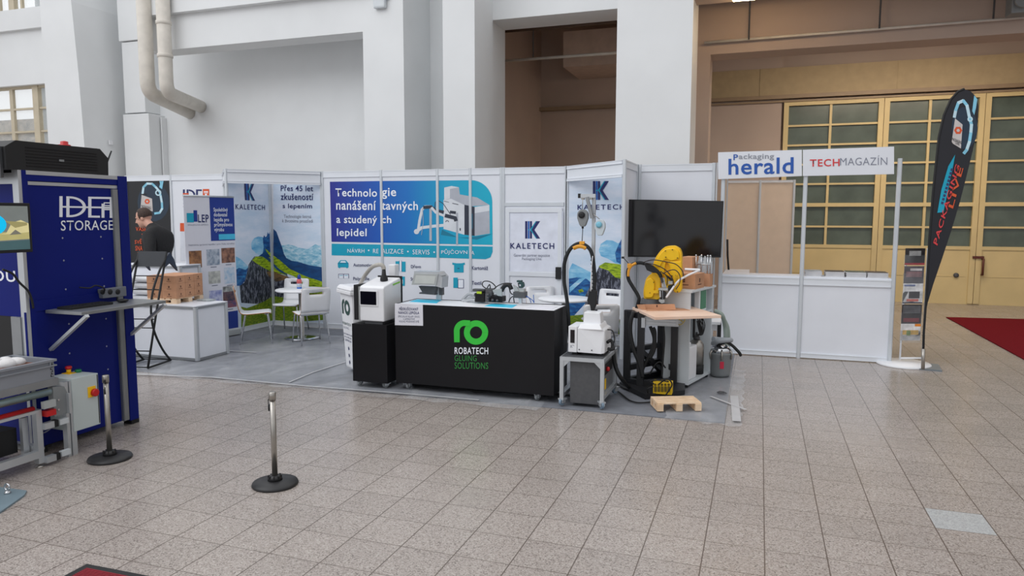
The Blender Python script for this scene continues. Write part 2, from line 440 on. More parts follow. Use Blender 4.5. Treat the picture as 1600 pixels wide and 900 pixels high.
# alcove with the gate
YG = 17.0
mb = MB(); mb.box(-6.2, .36, YG, YG+.3, 0, TOPZ); mb.box(.36, 9, YG+.16, YG+.3, 4.1, TOPZ); mb.box(.3, .50, YG+.13, YG+.3, 0, 4.3)
struct('wall_alcove_back', mb, alcove_wall)
mb = MB(); mb.box(-5.45, -5.13, 12.8, YG, 0, TOPZ); struct('wall_alcove_left', mb, alcove_wall)
mb = MB(); mb.box(9, 9.3, 11.2, YG+.3, 0, TOPZ); struct('wall_alcove_right', mb, alcove_wall)
mb = MB(); mb.box(-6.2, 9.3, 12.0, YG+.3, TOPZ-.6, TOPZ); struct('ceiling', mb, alcove_wall)
# column and beam inside the alcove
mb = MB(); mb.box(-1.3, -.90, 13.0, 13.5, 0, 4.56); mb.box(-1.3, 9, 13.0, 13.55, 4.56, 6.9)
struct('portal_frame', mb, alcove_wall)
mb = MB(); zr = 4.38
mb.box(-1.8, 9, YG-.12, YG, zr-.03, zr+.05); mb.box(-1.8, 9, YG-.06, YG, zr-.1, zr-.06)
mb.box(-5.13, -1.9, YG-.15, YG, zr-.05, zr+.03)
o = struct('trim_2', mb, mat('rail_brown', (150,128,102), .5))
mb = MB(); mb.box(-1.3, 9, YG-.03, YG, zr+.06, 5.02)
for x in (-.1, 2.6, 5.5): mb.box(x-.01, x+.01, YG-.04, YG, zr+.06, 5.02)
struct('trim_3', mb, mat('alcove_beige_board', (178,158,124), .7, var=.04))
# duct box and pipes in the left opening
d0 = W(880, 105, 'Y', 15.5); d1 = W(968, 55, 'Y', 15.5)
mb = MB(); mb.box(d0.x, d1.x+1.0, 15.5, 17.0, d0.z, d0.z+.75); o = mb.build('ventilation_duct', mat('duct_beige', (206,186,172), .7)); tag(o, 'boxy beige duct high in the left wall opening', 'duct')
def rod(name, a, b, r, m, label, cat):
    o = MB().tube([a, b], r, 8).build(name, m); return tag(o, label, cat)
pz = W(833, 92, 'Y', 14.0)
rod('conduit', (-5.13, 14.0, pz.z), (-1.3, 14.0, pz.z), .03, pipe_m, 'thin pale pipe crossing the left wall opening', 'pipe')
rod('hanger_rod', (pz.x, 14.0, pz.z), (pz.x, 14.0, 7.0), .012, grey_dk, 'thin rod holding the pale pipe in the left opening', 'rod')
pz2 = W(1083, 68, 'Y', 12.9)
rod('conduit', (-1.0, 12.9, pz2.z), (4.6, 12.9, W(1585, 28, 'Y', 12.9).z), .022, pipe_m, 'long pale pipe along the beam above the gate', 'pipe')
for px, lab in ((1170, 'first rod from the pillar, hanging above the magazine stand signs'), (1374, 'middle hanging rod above the gate, right of the signs'), (1552, 'rightmost hanging rod above the gate, over the flag')):
    q = W(px, 62-(px-1170)*.085, 'Y', 12.88)
    rod('hanger_rod', (q.x, 12.88, q.z), (q.x, 12.88, 7.0), .014, grey_dk, lab, 'rod')
q = W(900, 40, 'Y', 13.2)
rod('conduit', (-5.1, 13.2, W(800, 48, 'Y', 13.2).z), (-1.4, 13.2, W(800, 48, 'Y', 13.2).z), .03, mat('conduit_brown', (92,70,54), .6), 'dark conduit near the top of the left opening', 'pipe')
q0 = W(1588, 12, 'Y', 12.6)
mb = MB(); mb.cbox((q0.x+.05, 12.6, q0.z+.1), (.3, .3, .42), bev=.02); mb.lathe((q0.x+.02, 12.44, q0.z+.05), [(.05,0),(.11,.05),(.11,.1)], 16, Matrix.Rotation(PI/2, 4, 'X'))
o = mb.build('hanging_loudspeaker', grey_md); tag(o, 'grey box at the end of the long pale pipe, top right', 'loudspeaker')
# tube lamp under the lintel
q = W(1190, 3, 'Y', 11.34)
t = thing('tube_lamp', 'glowing tube lamp under the lintel, top edge right of pillar', 'lamp', (q.x, 11.42, 5.0))
MB().box(q.x-.42, q.x+.42, 11.37, 11.47, 5.0, 5.04).build('lamp_housing', white_pow, t)
MB().tube([(q.x-.40, 11.42, 4.985), (q.x+.40, 11.42, 4.985)], .02, 10).build('tube', mat('lamp_glow', (255,214,160), .5, emit=90), t)

# gate
def gate_leaf(name, x0, x1, mull, knob):
    mb = MB(); y = YG
    zt = 4.30
    mb.box(x0, x1, y, y+.12, 0.0, 1.17)                        # sheet metal lower part
    for x in [x0, x1-.10]: mb.box(x, x+.10, y-.03, y+.12, 0.02, zt)
    mb.box(x0, x1, y-.03, y+.12, zt-.10, zt)
    mb.box(x0, x1, y-.02, y+.1, 1.13, 1.2)
    mb.box(x0, x1, y-.03, y+.1, 2.02, 2.10)
    for z in (.58,): mb.box(x0+.16, x1-.16, y-.008, y+.02, z-.008, z+.008)
    for z in (1.59, 2.51, 2.93, 3.35, 3.77): mb.box(x0, x1, y-.005, y+.08, z-.02, z+.02)
    for x in mull: mb.box(x-.025, x+.025, y-.008, y+.08, 1.17, zt)
    o = struct(name, mb, gate_y)
    MB().box(x0+.1, x1-.1, y+.05, y+.07, 1.17, zt-.1).build('window_panes', gate_glass, o)
    if knob is not None:
        k = MB(); k.tube([(knob, y-.03, .95), (knob, y-.10, .95), (knob, y-.10, .62), (knob, y-.03, .62)], .022, 8); k.cbox((knob-.08, y-.04, .98), (.2, .04, .05)); k.build('door_handle', red_pl if False else mat('handle_brown', (92,40,28), .4), o)
        MB().lathe((knob-.45, y, .6), [(.05,0),(.05,.03),(.02,.04)], 12, Matrix.Rotation(PI/2, 4, 'X')).build('lock', grey_dk, o)
    return o
xg = [W(p, 250, 'Y', YG).x for p in (1222, 1372, 1528)]
gate_leaf('door_1', xg[0], xg[1]+.06, [W(1295, 250, 'Y', YG).x], None)
gate_leaf('door_2', xg[1]+.07, xg[2]+.06, [W(1449, 250, 'Y', YG).x], None)
gate_leaf('door_3', xg[2]+.07, xg[2]+2.3, [xg[2]+1.2], W(1528, 250, 'Y', YG).x+.19)
gate_leaf('door_4', xg[2]+2.31, 8.95, [xg[2]+3.4], None)
# red carpet in the alcove
red_c = mat('red_carpet', (112,18,30), .95, var=.12, scale=60, spec=.1)
a, b = G(1481, 497), G(1600, 558)
mb = MB(); mb.prism([(3.22, 14.6, 0.001), (3.22, 8.6, 0.001), (6.6, 8.6, 0.001), (6.6, 15.1, 0.001)], (0, 0, .012))
tag(mb.build('red_carpet', red_c), 'dark red carpet on the floor in front of the yellow gate', 'carpet')
# ------------------------------------------------------------------ exhibition stand walls
YW = 9.8
post_m = mat('stand_profile', (206,211,216), .35, metal=.25, var=.02)
HB = 2.5
def post(parent, x, y, z0=0, z1=HB, s=.045, pm=None):
    mb = MB(); h = s/2; k = s*.3
    mb.prism([(x-h,y-k,z0),(x-k,y-h,z0),(x+k,y-h,z0),(x+h,y-k,z0),(x+h,y+k,z0),(x+k,y+h,z0),(x-k,y+h,z0),(x-h,y+k,z0)], (0,0,z1-z0))
    return mb.build('post', pm or post_m, parent)
def rail(parent, a, b, z0, z1, th=.03, m=None):
    a, b = Vector((a[0], a[1], 0)), Vector((b[0], b[1], 0)); d = (b-a).normalized(); n = Vector((-d.y, d.x, 0))*th/2
    mb = MB(); zz = z1-z0
    def seg(q0, q1, f): mb.prism([a-n*f+Vector((0,0,q0)), b-n*f+Vector((0,0,q0)), b+n*f+Vector((0,0,q0)), a+n*f+Vector((0,0,q0))], (0,0,q1-q0))
    seg(z0, z0+zz*.16, 1.25); seg(z0+zz*.16, z1-zz*.16, 1); seg(z1-zz*.16, z1, 1.25)
    return mb.build('rail', m or fascia_white, parent)
def stand_wall(name, label, pts, panel=True, toph=.1, both=True, z1=HB, pm=None):
    t = thing(name, label, 'stand wall', (sum(p[0] for p in pts)/len(pts), sum(p[1] for p in pts)/len(pts), 0))
    for p in pts: post(t, p[0], p[1], 0, z1)
    for a, b in zip(pts, pts[1:]):
        d = Vector((b[0]-a[0], b[1]-a[1], 0)).normalized()*.022
        a2, b2 = (a[0]+d.x, a[1]+d.y), (b[0]-d.x, b[1]-d.y)
        rail(t, a2, b2, z1-toph, z1-.005); rail(t, a2, b2, .01, .085)
        n = Vector((-d.y, d.x, 0)).normalized()*.004
        mb = MB(); A = Vector((a2[0], a2[1], .08)); B = Vector((b2[0], b2[1], .08))
        mb.prism([A-n, B-n, B+n, A+n], (0, 0, z1-toph-.07)); mb.build('panel', pm or white_panel, t)
    return t
def xw(px, py=262): return W(px, py, 'Y', YW).x
PL = ('Y', YW-.004)

# -- left bay: dark poster wall + storage firm's white wall
xl0, xl1, xl2 = xw(197, 275), xw(267, 275), -8.45
sw = stand_wall('stand_wall', 'white stand wall with black hook poster and orange blue logo, behind the man', [(xl0, YW), (xl1, YW), (xl2, YW)])
dk = mat('poster_black', (15,18,25), .4, var=.1, scale=1.5)
glow = mat('poster_glow_blue', (24,46,66), .4, var=.1)
ice = mat('poster_ice_blue', (132,200,226), .4, var=.1, scale=8)
ice2 = mat('poster_pale_ice', (196,226,238), .4, var=.08, scale=8)
tagp = mat('poster_tag_grey', (198,192,190), .5)
def c3(p): return [(190+.2*x, 240+.2*y) for x, y in p]
L = [(dk, c3([(30,190),(372,190),(398,880),(60,880)]))]
L += [(glow, c3([(160+125*math.cos(a*.35)+90, 380+150*math.sin(a*.35)) for a in range(18)]))]
hook = [(165,312),(172,262),(200,234),(240,236),(268,262),(300,300),(306,330),(316,385),(318,430),(298,462),(260,468)]
def thick(pts, w):
    out = []
    for i in range(len(pts)-1):
        a, b = Vector((*pts[i], 0)), Vector((*pts[i+1], 0)); d = (b-a).normalized(); n = Vector((-d.y, d.x, 0))*w/2; e = d*w*.2
        out.append([(p.x, p.y) for p in (a-n-e, b-n+e, b+n+e, a+n-e)])
    return out
for k, q in enumerate(thick(hook, 17)): L.append((ice if k % 2 else ice2, c3(q)))
L += [(ice2, c3(q)) for q in ring_pts(288, 306, 14, 24, 0, 2*PI, 16)]
L += [(ice, c3([(292,190),(334,190),(318,278),(296,262),(302,236)])), (dk, c3([(150,316),(196,312),(198,322),(150,326)]))]
L += [(tagp, c3([(158,322),(240,352),(246,452),(200,440),(150,424)]))]
L += [(orange, c3(q)) for q in ring_pts(202, 374, 9, 22, 0, 2*PI, 6)]
art('poster', sw, PL, L)
T('lettering', 'PACKAGING\nLIVE', sw, PL, 222, 236.5, 320, 330, dk, .01, .2, off=.02, align='CENTER')
T('lettering', 'VAŠE', sw, PL, 213.5, 230, 353, 361, orange, .02, off=.02)
T('lettering', 'V', sw, PL, 222.5, 227, 365, 371, orange, .02, off=.02)
T('lettering', 'SVĚ', sw, PL, 212, 223, 373, 381, orange, .02, off=.02)
T('lettering', 'SNA', sw, PL, 213, 224, 384, 391.5, orange, .02, off=.02)
T('lettering', 'V', sw, PL, 216, 220, 394, 400, orange, .02, off=.02)
# storage logo in strokes: unit box 100 x 62
def idea_layers(f, c1, c2, c3_, c4):
    l = []
    for r in ([0,0,6,62],[9,0,15,62]): l.append((c1, f(R_(*r))))
    l += [(c1, f(q)) for q in ring_pts(15, 31, 25, 31, -PI/2, PI/2, 16)]
    for r in ([52,0,73,6],[52,56,73,62],[46,0,52,62]): l.append((c1, f(R_(*r))))
    for r in ([76,0,82,62],[94,0,100,62],[76,0,100,7]): l.append((c3_, f(R_(*r))))
    for r in ([82,14,94,17],[82,22,94,25],[82,14,84.5,25],[91.5,14,94,25]): l.append((c3_, f(R_(*r))))
    for r in ([0,27,100,30],[0,33,100,36]): l.append((c2, f(R_(*r))))
    return l
f = lambda pts: [(286+.41*x, 296+.34*y) for x, y in pts]
lay = []
for r in ([0,0,7,50],[14,0,21,50]): lay.append((navy, f(R_(*r))))
lay += [(navy, f(q)) for q in ring_pts(22, 25, 18, 25, -PI/2, PI/2, 12)]
for r in ([50,0,72,7],[50,43,72,50],[50,0,57,50]): lay.append((navy, f(R_(*r))))
lay += [(orange, f(R_(76,-2,100,42))), (inkwhite, f(R_(80,8,96,12))), (inkwhite, f(R_(80,14,96,17))), (inkwhite, f(R_(84,20,92,32))), (orange, f(R_(0,17,22,23))), (orange, f(R_(6,24,20,29)))]
art('logo', sw, PL, lay)
T('lettering', 'STORAGE', sw, PL, 286.5, 326, 316, 324, inkblue, 0, off=.008)
art('logo', sw, PL, [(orange, R_(281.5,348.5,300,361.5)), (inklg, R_(290,338,296,339.5)), (mat('print_pale_grey', (210,214,224), .5), R_(282,362,300,408))] + [(inkgrey, q) for q in ring_pts(294, 371, 4.6, 5.2, 0, 2*PI, 16)] + [(redink, q) for q in ring_pts(294, 392, 0, 3.5, 0, 2*PI, 12)])
T('lettering', '5', sw, PL, 292, 297, 351, 359, inkwhite, .02, off=.008)

# -- niche on the left with the mountain mural
nl = stand_wall('stand_wall', 'white corner niche wall with mountain mural and blue headline', [(-7.55, 8.8), (-7.55, YW), (-6.57, YW)])
rock = bpy.data.materials.new('print_rock'); rock.use_nodes = True
def streak_mat(name, cols, scale, stretch=(1,1,3), rot=(0,.7,0)):
    m = bpy.data.materials.new(name); m.use_nodes = True; t = m.node_tree; b = t.nodes['Principled BSDF']; b.inputs['Roughness'].default_value = .5
    tcn = t.nodes.new('ShaderNodeTexCoord'); mp = t.nodes.new('ShaderNodeMapping'); mp.inputs['Rotation'].default_value = rot; mp.inputs['Scale'].default_value = stretch
    n = t.nodes.new('ShaderNodeTexNoise'); n.inputs['Scale'].default_value = scale; n.inputs['Detail'].default_value = 6; n.inputs['Roughness'].default_value = .65
    r = t.nodes.new('ShaderNodeValToRGB'); t.links.new(tcn.outputs['Object'], mp.inputs[0]); t.links.new(mp.outputs[0], n.inputs['Vector']); t.links.new(n.outputs['Fac'], r.inputs[0]); t.links.new(r.outputs[0], b.inputs['Base Color'])
    es = r.color_ramp.elements; es[0].position = cols[0][0]; es[0].color = rgb(cols[0][1]); es[1].position = cols[-1][0]; es[1].color = rgb(cols[-1][1])
    for p, c in cols[1:-1]:
        q = es.new(p); q.color = rgb(c)
    return m
rock = streak_mat('print_rock', [(.30,(18,20,30)),(.50,(44,48,62)),(.60,(132,136,150)),(.66,(40,42,54)),(.8,(90,94,108))], 11, (3,3,1), (.5,.5,0))
grass = streak_mat('print_alpine_grass', [(.30,(44,64,16)),(.42,(110,140,16)),(.55,(164,190,20)),(.7,(196,212,44))], 8, (1.5,1.5,6), (.5,.6,0))
lawn = streak_mat('print_meadow', [(.3,(50,84,14)),(.45,(92,128,22)),(.58,(136,152,34)),(.72,(176,168,56))], 22)
brownp = streak_mat('print_brown_slope', [(.35,(70,60,44)),(.65,(150,116,72))], 8)
mblue = streak_mat('print_blue_mountain', [(.3,(10,44,96)),(.5,(18,84,150)),(.7,(60,144,196))], 7, (1,1,3))
mdeep = streak_mat('print_deep_blue', [(.3,(12,44,92)),(.7,(18,84,142))], 4)
mcyan = streak_mat('print_cyan_haze', [(.3,(70,156,206)),(.55,(140,198,228)),(.75,(206,226,240))], 4)
mpale = streak_mat('print_pale_range', [(.35,(96,164,196)),(.5,(150,198,218)),(.62,(186,214,228)),(.7,(222,232,240))], 11)
cloud = streak_mat('print_cloud_sky', [(.35,(196,214,232)),(.65,(224,230,242))], 1.6)
def c5(p): return [(350+x/5.294, 250+y/5.294) for x, y in p]
def cm(p): return [(310+x/6.02, 332+y/6.02) for x, y in p]
def c6(p): return [(350+x*.1778, 400+y*.1778) for x, y in p]
mur = [
 (cloud, [(354,284),(505,284),(510,506),(440,507),(384,516),(354,520)]),
 (mpale, cm([(780,310),(850,300),(900,312),(940,330),(1030,345),(1060,325),(1100,298),(1130,310),(1195,318),(1195,530),(960,480),(800,430)])),
 (mcyan, cm([(320,400),(365,420),(400,440),(440,480),(470,510),(440,600),(400,680),(320,700)])),
 (mblue, cm([(320,560),(380,520),(440,540),(465,520),(440,640),(400,690),(320,690)])),
 (mcyan, cm([(493,300),(505,265),(525,240),(560,226),(600,230),(625,250),(640,340),(600,410),(540,385),(500,345)])),
 (mblue, cm([(604,245),(617,213),(628,232),(642,222),(650,184),(662,205),(678,146),(688,165),(697,205),(704,152),(735,180),(760,250),(790,330),(806,390),(830,430),(830,520),(700,470),(600,400),(612,330)])),
 (mdeep, cm([(704,152),(735,180),(760,250),(790,330),(806,390),(830,430),(880,455),(930,462),(960,470),(1040,495),(1195,520),(1195,700),(1010,620),(860,540),(760,450),(690,400)])),
 (mdeep, cm([(560,415),(610,380),(625,345),(700,400),(820,510),(840,600),(690,540)])),
 (rock, cm([(525,412),(500,445),(470,490),(458,560),(430,660),(385,690),(400,850),(560,860),(720,900),(1010,900),(1010,690),(860,610),(760,600),(700,560),(640,470),(600,430)])),
 (grass, cm([(503,448),(540,413),(600,415),(625,430),(690,480),(720,520),(760,555),(840,590),(700,565),(640,535),(560,490)])),
 (grass, cm([(622,336),(655,362),(690,392),(760,442),(860,530),(940,568),(1010,600),(1180,655),(1195,672),(1195,700),(980,705),(960,640),(900,600),(820,570),(760,530),(700,470),(660,420),(680,420),(640,370)])),
 (brownp, cm([(640,560),(690,545),(760,575),(850,605),(830,630),(730,650),(660,600)])),
 (lawn, c6([(150,445),(200,458),(290,425),(360,395),(430,350),(520,365),(640,350),(760,300),(885,290),(905,560),(620,580),(420,600),(150,670)])),
]
def niche_print(parent, mur, seam, pa, pb):
    art('mural_print', parent, pa, [(m, clip(p, seam, 'l')) for m, p in mur if len(clip(p, seam, 'l')) > 2])
    art('mural_print', parent, pb, [(m, clip(p, seam, 'r')) for m, p in mur if len(clip(p, seam, 'r')) > 2])
PS = ('X', -7.55+.006)
seam = 427.3
niche_print(nl, mur, seam, PS, PL)
mb = MB(); mb.box(-7.545, -7.51, 9.755, 9.79, .08, 2.33); mb.build('corner_profile', post_m, nl)
def k_layers(f):
    # unit box 100 wide x 115 high: three bars and three chevrons
    l = [(navy, f([(0,0),(16,0),(18,115),(2,115)])), (K1, f([(19,0),(31,0),(33,115),(21,115)])), (navy, f([(34,0),(46,0),(47,50),(36,60)])), (navy, f([(36,62),(47,55),(60,115),(38,115)]))]
    l = [(navy, f(R_(0,0,16,115))), (K1, f(R_(18,0,30,115))), (navy, f(R_(32,0,46,52))), (navy, f(R_(32,63,46,115))),
         (navy, f([(46,44),(72,0),(100,0),(62,58),(100,115),(74,115),(46,70),(32,60),(32,54)])), (teal, f([(34,54),(70,0),(76,0),(42,57),(78,115),(72,115),(36,60)])), (teal, f([(18,54),(36,54),(36,60),(18,60)]))]
    return l
kl = lambda pts: [(381+x*.155+(y*.012), 286.5+y*.228+x*.155*.055) for x, y in pts]
art('logo', nl, PS, k_layers(kl), off=.008)
lettering('lettering', 'KALETECH', nl, PS, (367.5,327), (413.5,328.2), (367.3,318.8), navy, .018, off=.008)
T('lettering', 'Přes 45 let', nl, PL, 439, 489.5, 289, 298.5, navy, .014, .01, off=.008)
T('lettering', 'zkušeností', nl, PL, 439, 490, 302, 312.5, navy, .014, .01, off=.008)
T('lettering', 's lepením', nl, PL, 442, 488, 318, 327.5, navy, .014, .01, off=.008)
T('lettering', 'Technologie šetrná\nk životnímu prostředí', nl, PL, 441.5, 489.5, 335.5, 349, inkgrey, 0, .01, off=.008, align='CENTER')
def header(name, label, a, b, z0=2.3, z1=2.5):
    t = thing(name, label, 'header board', ((a[0]+b[0])/2, (a[1]+b[1])/2, 0))
    rail(t, a, b, z1-.05, z1-.005, .04); 
    A, B = Vector((a[0], a[1], z0)), Vector((b[0], b[1], z0)); d = (B-A).normalized(); n = Vector((-d.y, d.x, 0))*.008
    MB().prism([A-n, B-n, B+n, A+n], (0,0,z1-z0-.04)).build('board', fascia_white, t)
    rail(t, a, b, z0-.015, z0+.02, .04)
    return t
header('header_board', 'white header board spanning diagonally over the left mountain niche', (-7.53, 8.80), (-6.57, YW-.03))
header('header_board', 'short white header beam between left niche post and poster wall', (-8.44, YW-.03), (-7.57, 8.80))

# -- central wall with the big blue print
px_posts = [509, 595.5, 683.5, 735, 783.5]
cw = stand_wall('stand_wall', 'long white stand wall with big blue teal print about glue application', [(-6.545, YW)] + [(xw(p), YW) for p in px_posts[1:]])
def c7(p): return [(500+x*.18892, 250+y*.18892) for x, y in p]
grad = bpy.data.materials.new('print_blue_gradient'); grad.use_nodes = True
_t = grad.node_tree; _b = _t.nodes['Principled BSDF']; _b.inputs['Roughness'].default_value = .5
_g = _t.nodes.new('ShaderNodeNewGeometry'); _s = _t.nodes.new('ShaderNodeSeparateXYZ'); _m = _t.nodes.new('ShaderNodeMapRange'); _r = _t.nodes.new('ShaderNodeValToRGB')
_t.links.new(_g.outputs['Position'], _s.inputs[0]); _t.links.new(_s.outputs['X'], _m.inputs[0])
_m.inputs[1].default_value = xw(516, 340); _m.inputs[2].default_value = xw(770, 340)
_t.links.new(_m.outputs[0], _r.inputs[0]); _t.links.new(_r.outputs[0], _b.inputs['Base Color'])
_e = _r.color_ramp.elements; _e[0].color = rgb((38,40,140)); _e[1].color = rgb((0,172,200))
for p, c in ((.3,(10,84,178)),(.5,(0,110,190)),(.72,(0,156,196))):
    q = _e.new(p); q.color = rgb(c)
arc = [(1250+175*math.sin(a*PI/20), 345-178*math.cos(a*PI/20)) for a in range(11)]
L = [(grad, c7([(82,180),(480,174),(970,170),(1250,167)] + arc + [(1428,702),(970,693),(96,676)])),
     (teal, c7([(97,692),(970,708),(1428,716),(1428,760),(1410,805),(1370,820),(970,808),(97,788)]))]
wl = mat('print_machine_white', (216,220,226), .5); wd_ = mat('print_machine_shade', (176,180,190), .5); dkp = mat('print_machine_dark', (44,50,66), .5); shp = mat('print_shadow_teal', (0,120,150), .5)
L += [(shp, c7([(1010,575),(1140,640),(1240,640),(1430,610),(1300,660),(1000,620)])),
      (wd_, c7([(1060,290),(1160,285),(1300,310),(1402,372),(1230,385),(1030,345)])),
      (wl, c7([(1022,330),(1085,320),(1195,372),(1195,618),(1022,570)])),
      (dkp, c7([(1195,370),(1280,388),(1280,628),(1195,618)])),
      (wd_, c7([(1280,388),(1402,372),(1405,608),(1280,628)])), (wl, c7([(1280,388),(1402,372),(1402,420),(1280,440)])),
      (wl, c7([(1028,228),(1075,240),(1075,318),(1028,330)])), (wd_, c7([(1075,240),(1150,226),(1158,290),(1075,318)])), (wl, c7([(1028,228),(1090,215),(1150,226),(1075,240)])),
      (dkp, c7([(1026,338),(1068,348),(1068,352),(1026,342)])), (dkp, c7([(1095,355),(1145,366),(1145,372),(1095,361)])), (dkp, c7([(1155,562),(1165,564),(1165,586),(1155,584)])),
      (shp, c7([(1245,440),(1262,445),(1262,570),(1245,560)]))]
hose = [(1022,540),(960,545),(840,560),(800,595)]
for q in thick(hose, 24): L.append((wl, c7(q)))
for q in thick([(812,590),(825,500),(845,410),(870,386),(920,385)], 22): L.append((wl, c7(q)))
for q in ring_pts(800, 592, 0, 22, 0, 2*PI, 12): L.append((wl, c7(q)))
for q in thick([(916,400),(916,665)], 20): L.append((wd_, c7(q)))
for q in thick([(1135,440),(1135,698)], 16): L.append((wd_, c7(q)))
for q in thick([(860,392),(920,388),(960,420),(1020,430)], 26): L.append((dkp, c7(q)))
for q in thick([(925,395),(960,435),(1040,465)], 20): L.append((wl, c7(q)))
for q in thick([(1040,460),(1120,480),(1125,500)], 30): L.append((dkp, c7(q)))
for q in thick([(950,400),(955,350),(985,338),(1020,360),(1080,450)], 5): L.append((dkp, c7(q)))
for q in thick([(850,400),(856,520),(840,620)], 4): L.append((wd_, c7(q)))
for q in thick([(1080,430),(1120,435)], 22): L.append((dkp, c7(q)))
for q in ring_pts(1053, 512, 9, 14, 0, PI, 8): L.append((dkp, c7(q)))
art('wall_print', cw, PL, L)
for a_, b_ in (((481,505),(170,830)), ((967,990),(165,830)), ((1222,1243),(165,830))):
    pass
def C7T(body, x0, x1, yt, yb, m, bold, slope=.012, align='LEFT'):
    return T('lettering', body, cw, PL, 500+x0*.18892, 500+x1*.18892, 250+yt*.18892, 250+yb*.18892, m, bold, slope, off=.008, align=align)
C7T('Technolo', 130, 474, 235, 301, inkwhite, .03); C7T('gie', 512, 632, 230, 322, inkwhite, .03)
C7T('nanášení', 136, 466, 335, 412, inkwhite, .03); C7T('tavných', 512, 812, 340, 434, inkwhite, .03)
C7T('a studený', 138, 474, 458, 541, inkwhite, .03); C7T('ch', 512, 592, 462, 522, inkwhite, .03)
C7T('lepidel', 142, 388, 565, 648, inkwhite, .03)
C7T('NÁVRH', 229, 370, 726, 766, inkwhite, 0); C7T('•', 398, 412, 740, 754, inkwhite, 0); C7T('RE', 441, 486, 735, 770, inkwhite, 0); C7T('ALIZACE', 514, 692, 735, 773, inkwhite, 0)
C7T('•', 722, 736, 750, 764, inkwhite, 0); C7T('SERVIS', 768, 908, 741, 780, inkwhite, 0); C7T('•', 940, 953, 755, 769, inkwhite, 0); C7T('PŮJČOVN', 1005, 1220, 735, 784, inkwhite, 0, .008); C7T('A', 1252, 1278, 752, 784, inkwhite, 0)
# pictograms: c8 crop coordinates
def c8(p): return [(500+x*.26667, 390+y*.26667) for x, y in p]
I = []
I += [(teal, c8([(108,75),(120,62),(152,62),(164,75),(168,82),(168,104),(158,110),(152,104),(120,104),(116,110),(106,104),(104,82)])), (inkwhite, c8([(118,76),(124,67),(148,67),(154,76)])), (navy, c8(R_(106,80,168,82)))]
I += [(navy, c8(R_(108,142,170,168))), (inkwhite, c8(R_(111,145,137,168))), (inkwhite, c8(R_(141,145,167,168))), (teal, c8(R_(114,150,134,153))), (teal, c8(R_(144,150,164,153)))]
I += [(teal, c8(R_(443,68,465,124))), (inkwhite, c8(R_(466,66,478,128))), (teal, c8(R_(479,70,502,130))), (navy, c8(R_(465,64,467,128))), (navy, c8(R_(478,64,480,128)))]
I += [(teal, c8(R_(470,158,498,212))), (inkwhite, c8(R_(474,176,486,200)))]
I += [(teal, c8([(786,80),(842,80),(842,134),(786,134)])), (teal, c8([(776,76),(800,80),(796,92),(776,88)])), (teal, c8([(848,76),(828,80),(832,92),(850,88)])), (navy, c8(R_(806,108,818,112)))]
I += [(teal, c8(R_(782,164,808,224))), (navy, c8(R_(808,174,843,226))), (inkwhite, c8(R_(811,177,840,223)))]
art('pictograms', cw, PL, I)
def C8T(body, x0, x1, yt, yb, m, bold=.012): return T('lettering', body, cw, PL, 500+x0*.26667, 500+x1*.26667, 390+yt*.26667, 390+yb*.26667, m, bold, .012, off=.008)
C8T('Automotive', 196, 308, 80, 99, inkblue); C8T('Polygrafie', 196, 290, 160, 184, inkblue); C8T('Dřevo', 534, 592, 88, 108, inkblue); C8T('Stavebnictví', 532, 640, 162, 182, inkblue); C8T('Kartonáž', 890, 985, 96, 118, inkblue); C8T('Textil', 890, 946, 184, 206, inkblue)

# -- cabin bay with the door
dw = stand_wall('stand_wall', 'white stand wall bay around the cabin door', [(xw(787), YW), (xw(885), YW)], panel=True)
x0, x1 = xw(789), xw(882)
zt, zb_ = W(830, 322, 'Y', YW).z, 0.06
mb = MB(); mb.box(x0, x1, YW-.02, YW, zt, zt+.05); mb.build('door_lintel', post_m, dw)
mb = MB(); d = YW-.006
mb.box(x0+.02, x1-.02, d-.02, d, .08, zt-.03); dr = mb.build('door', white_panel, dw)
mb = MB()
for (a, b, c, e) in ((x0+.02, x0+.08, .08, zt-.03), (x1-.08, x1-.02, .08, zt-.03)): mb.box(a, b, d-.035, d-.018, c, e)
zc = W(830, 427, 'Y', YW).z
for z in (zt-.09, zc-.04, .08): mb.box(x0+.02, x1-.02, d-.035, d-.018, z, z+.06)
mb.build('door_frame', fascia_white, dr)
hz = W(878, 427, 'Y', YW).z
MB().box(x1-.10, x1-.02, d-.07, d-.03, hz-.08, hz+.09, bev=.006).build('door_lock', black_matt, dr)
PD = ('Y', d-.02)
art('door_print', dw, PD, [(mat('print_paper_white', (226,230,242), .5), R_(790,330,880,424))] + k_layers(lambda p: [(820.5+x*.237, 345.5+y*.238) for x, y in p]), off=.002)
def cd(x, y): return (740+x*.24436, 240+y*.24436)
def CDT(body, x0, x1, yt, yb, m, bold=.02): a = cd(x0, yt); b = cd(x1, yb); return T('lettering', body, dw, PD, a[0], b[0], a[1], b[1], m, bold, .006, off=.008)
CDT('KALETECH', 236, 516, 571, 608, navy); CDT('Generální partner expozice', 258, 487, 640, 664, inkgrey, 0); CDT('Packaging Live', 310, 434, 664, 685, inkgrey, 0)

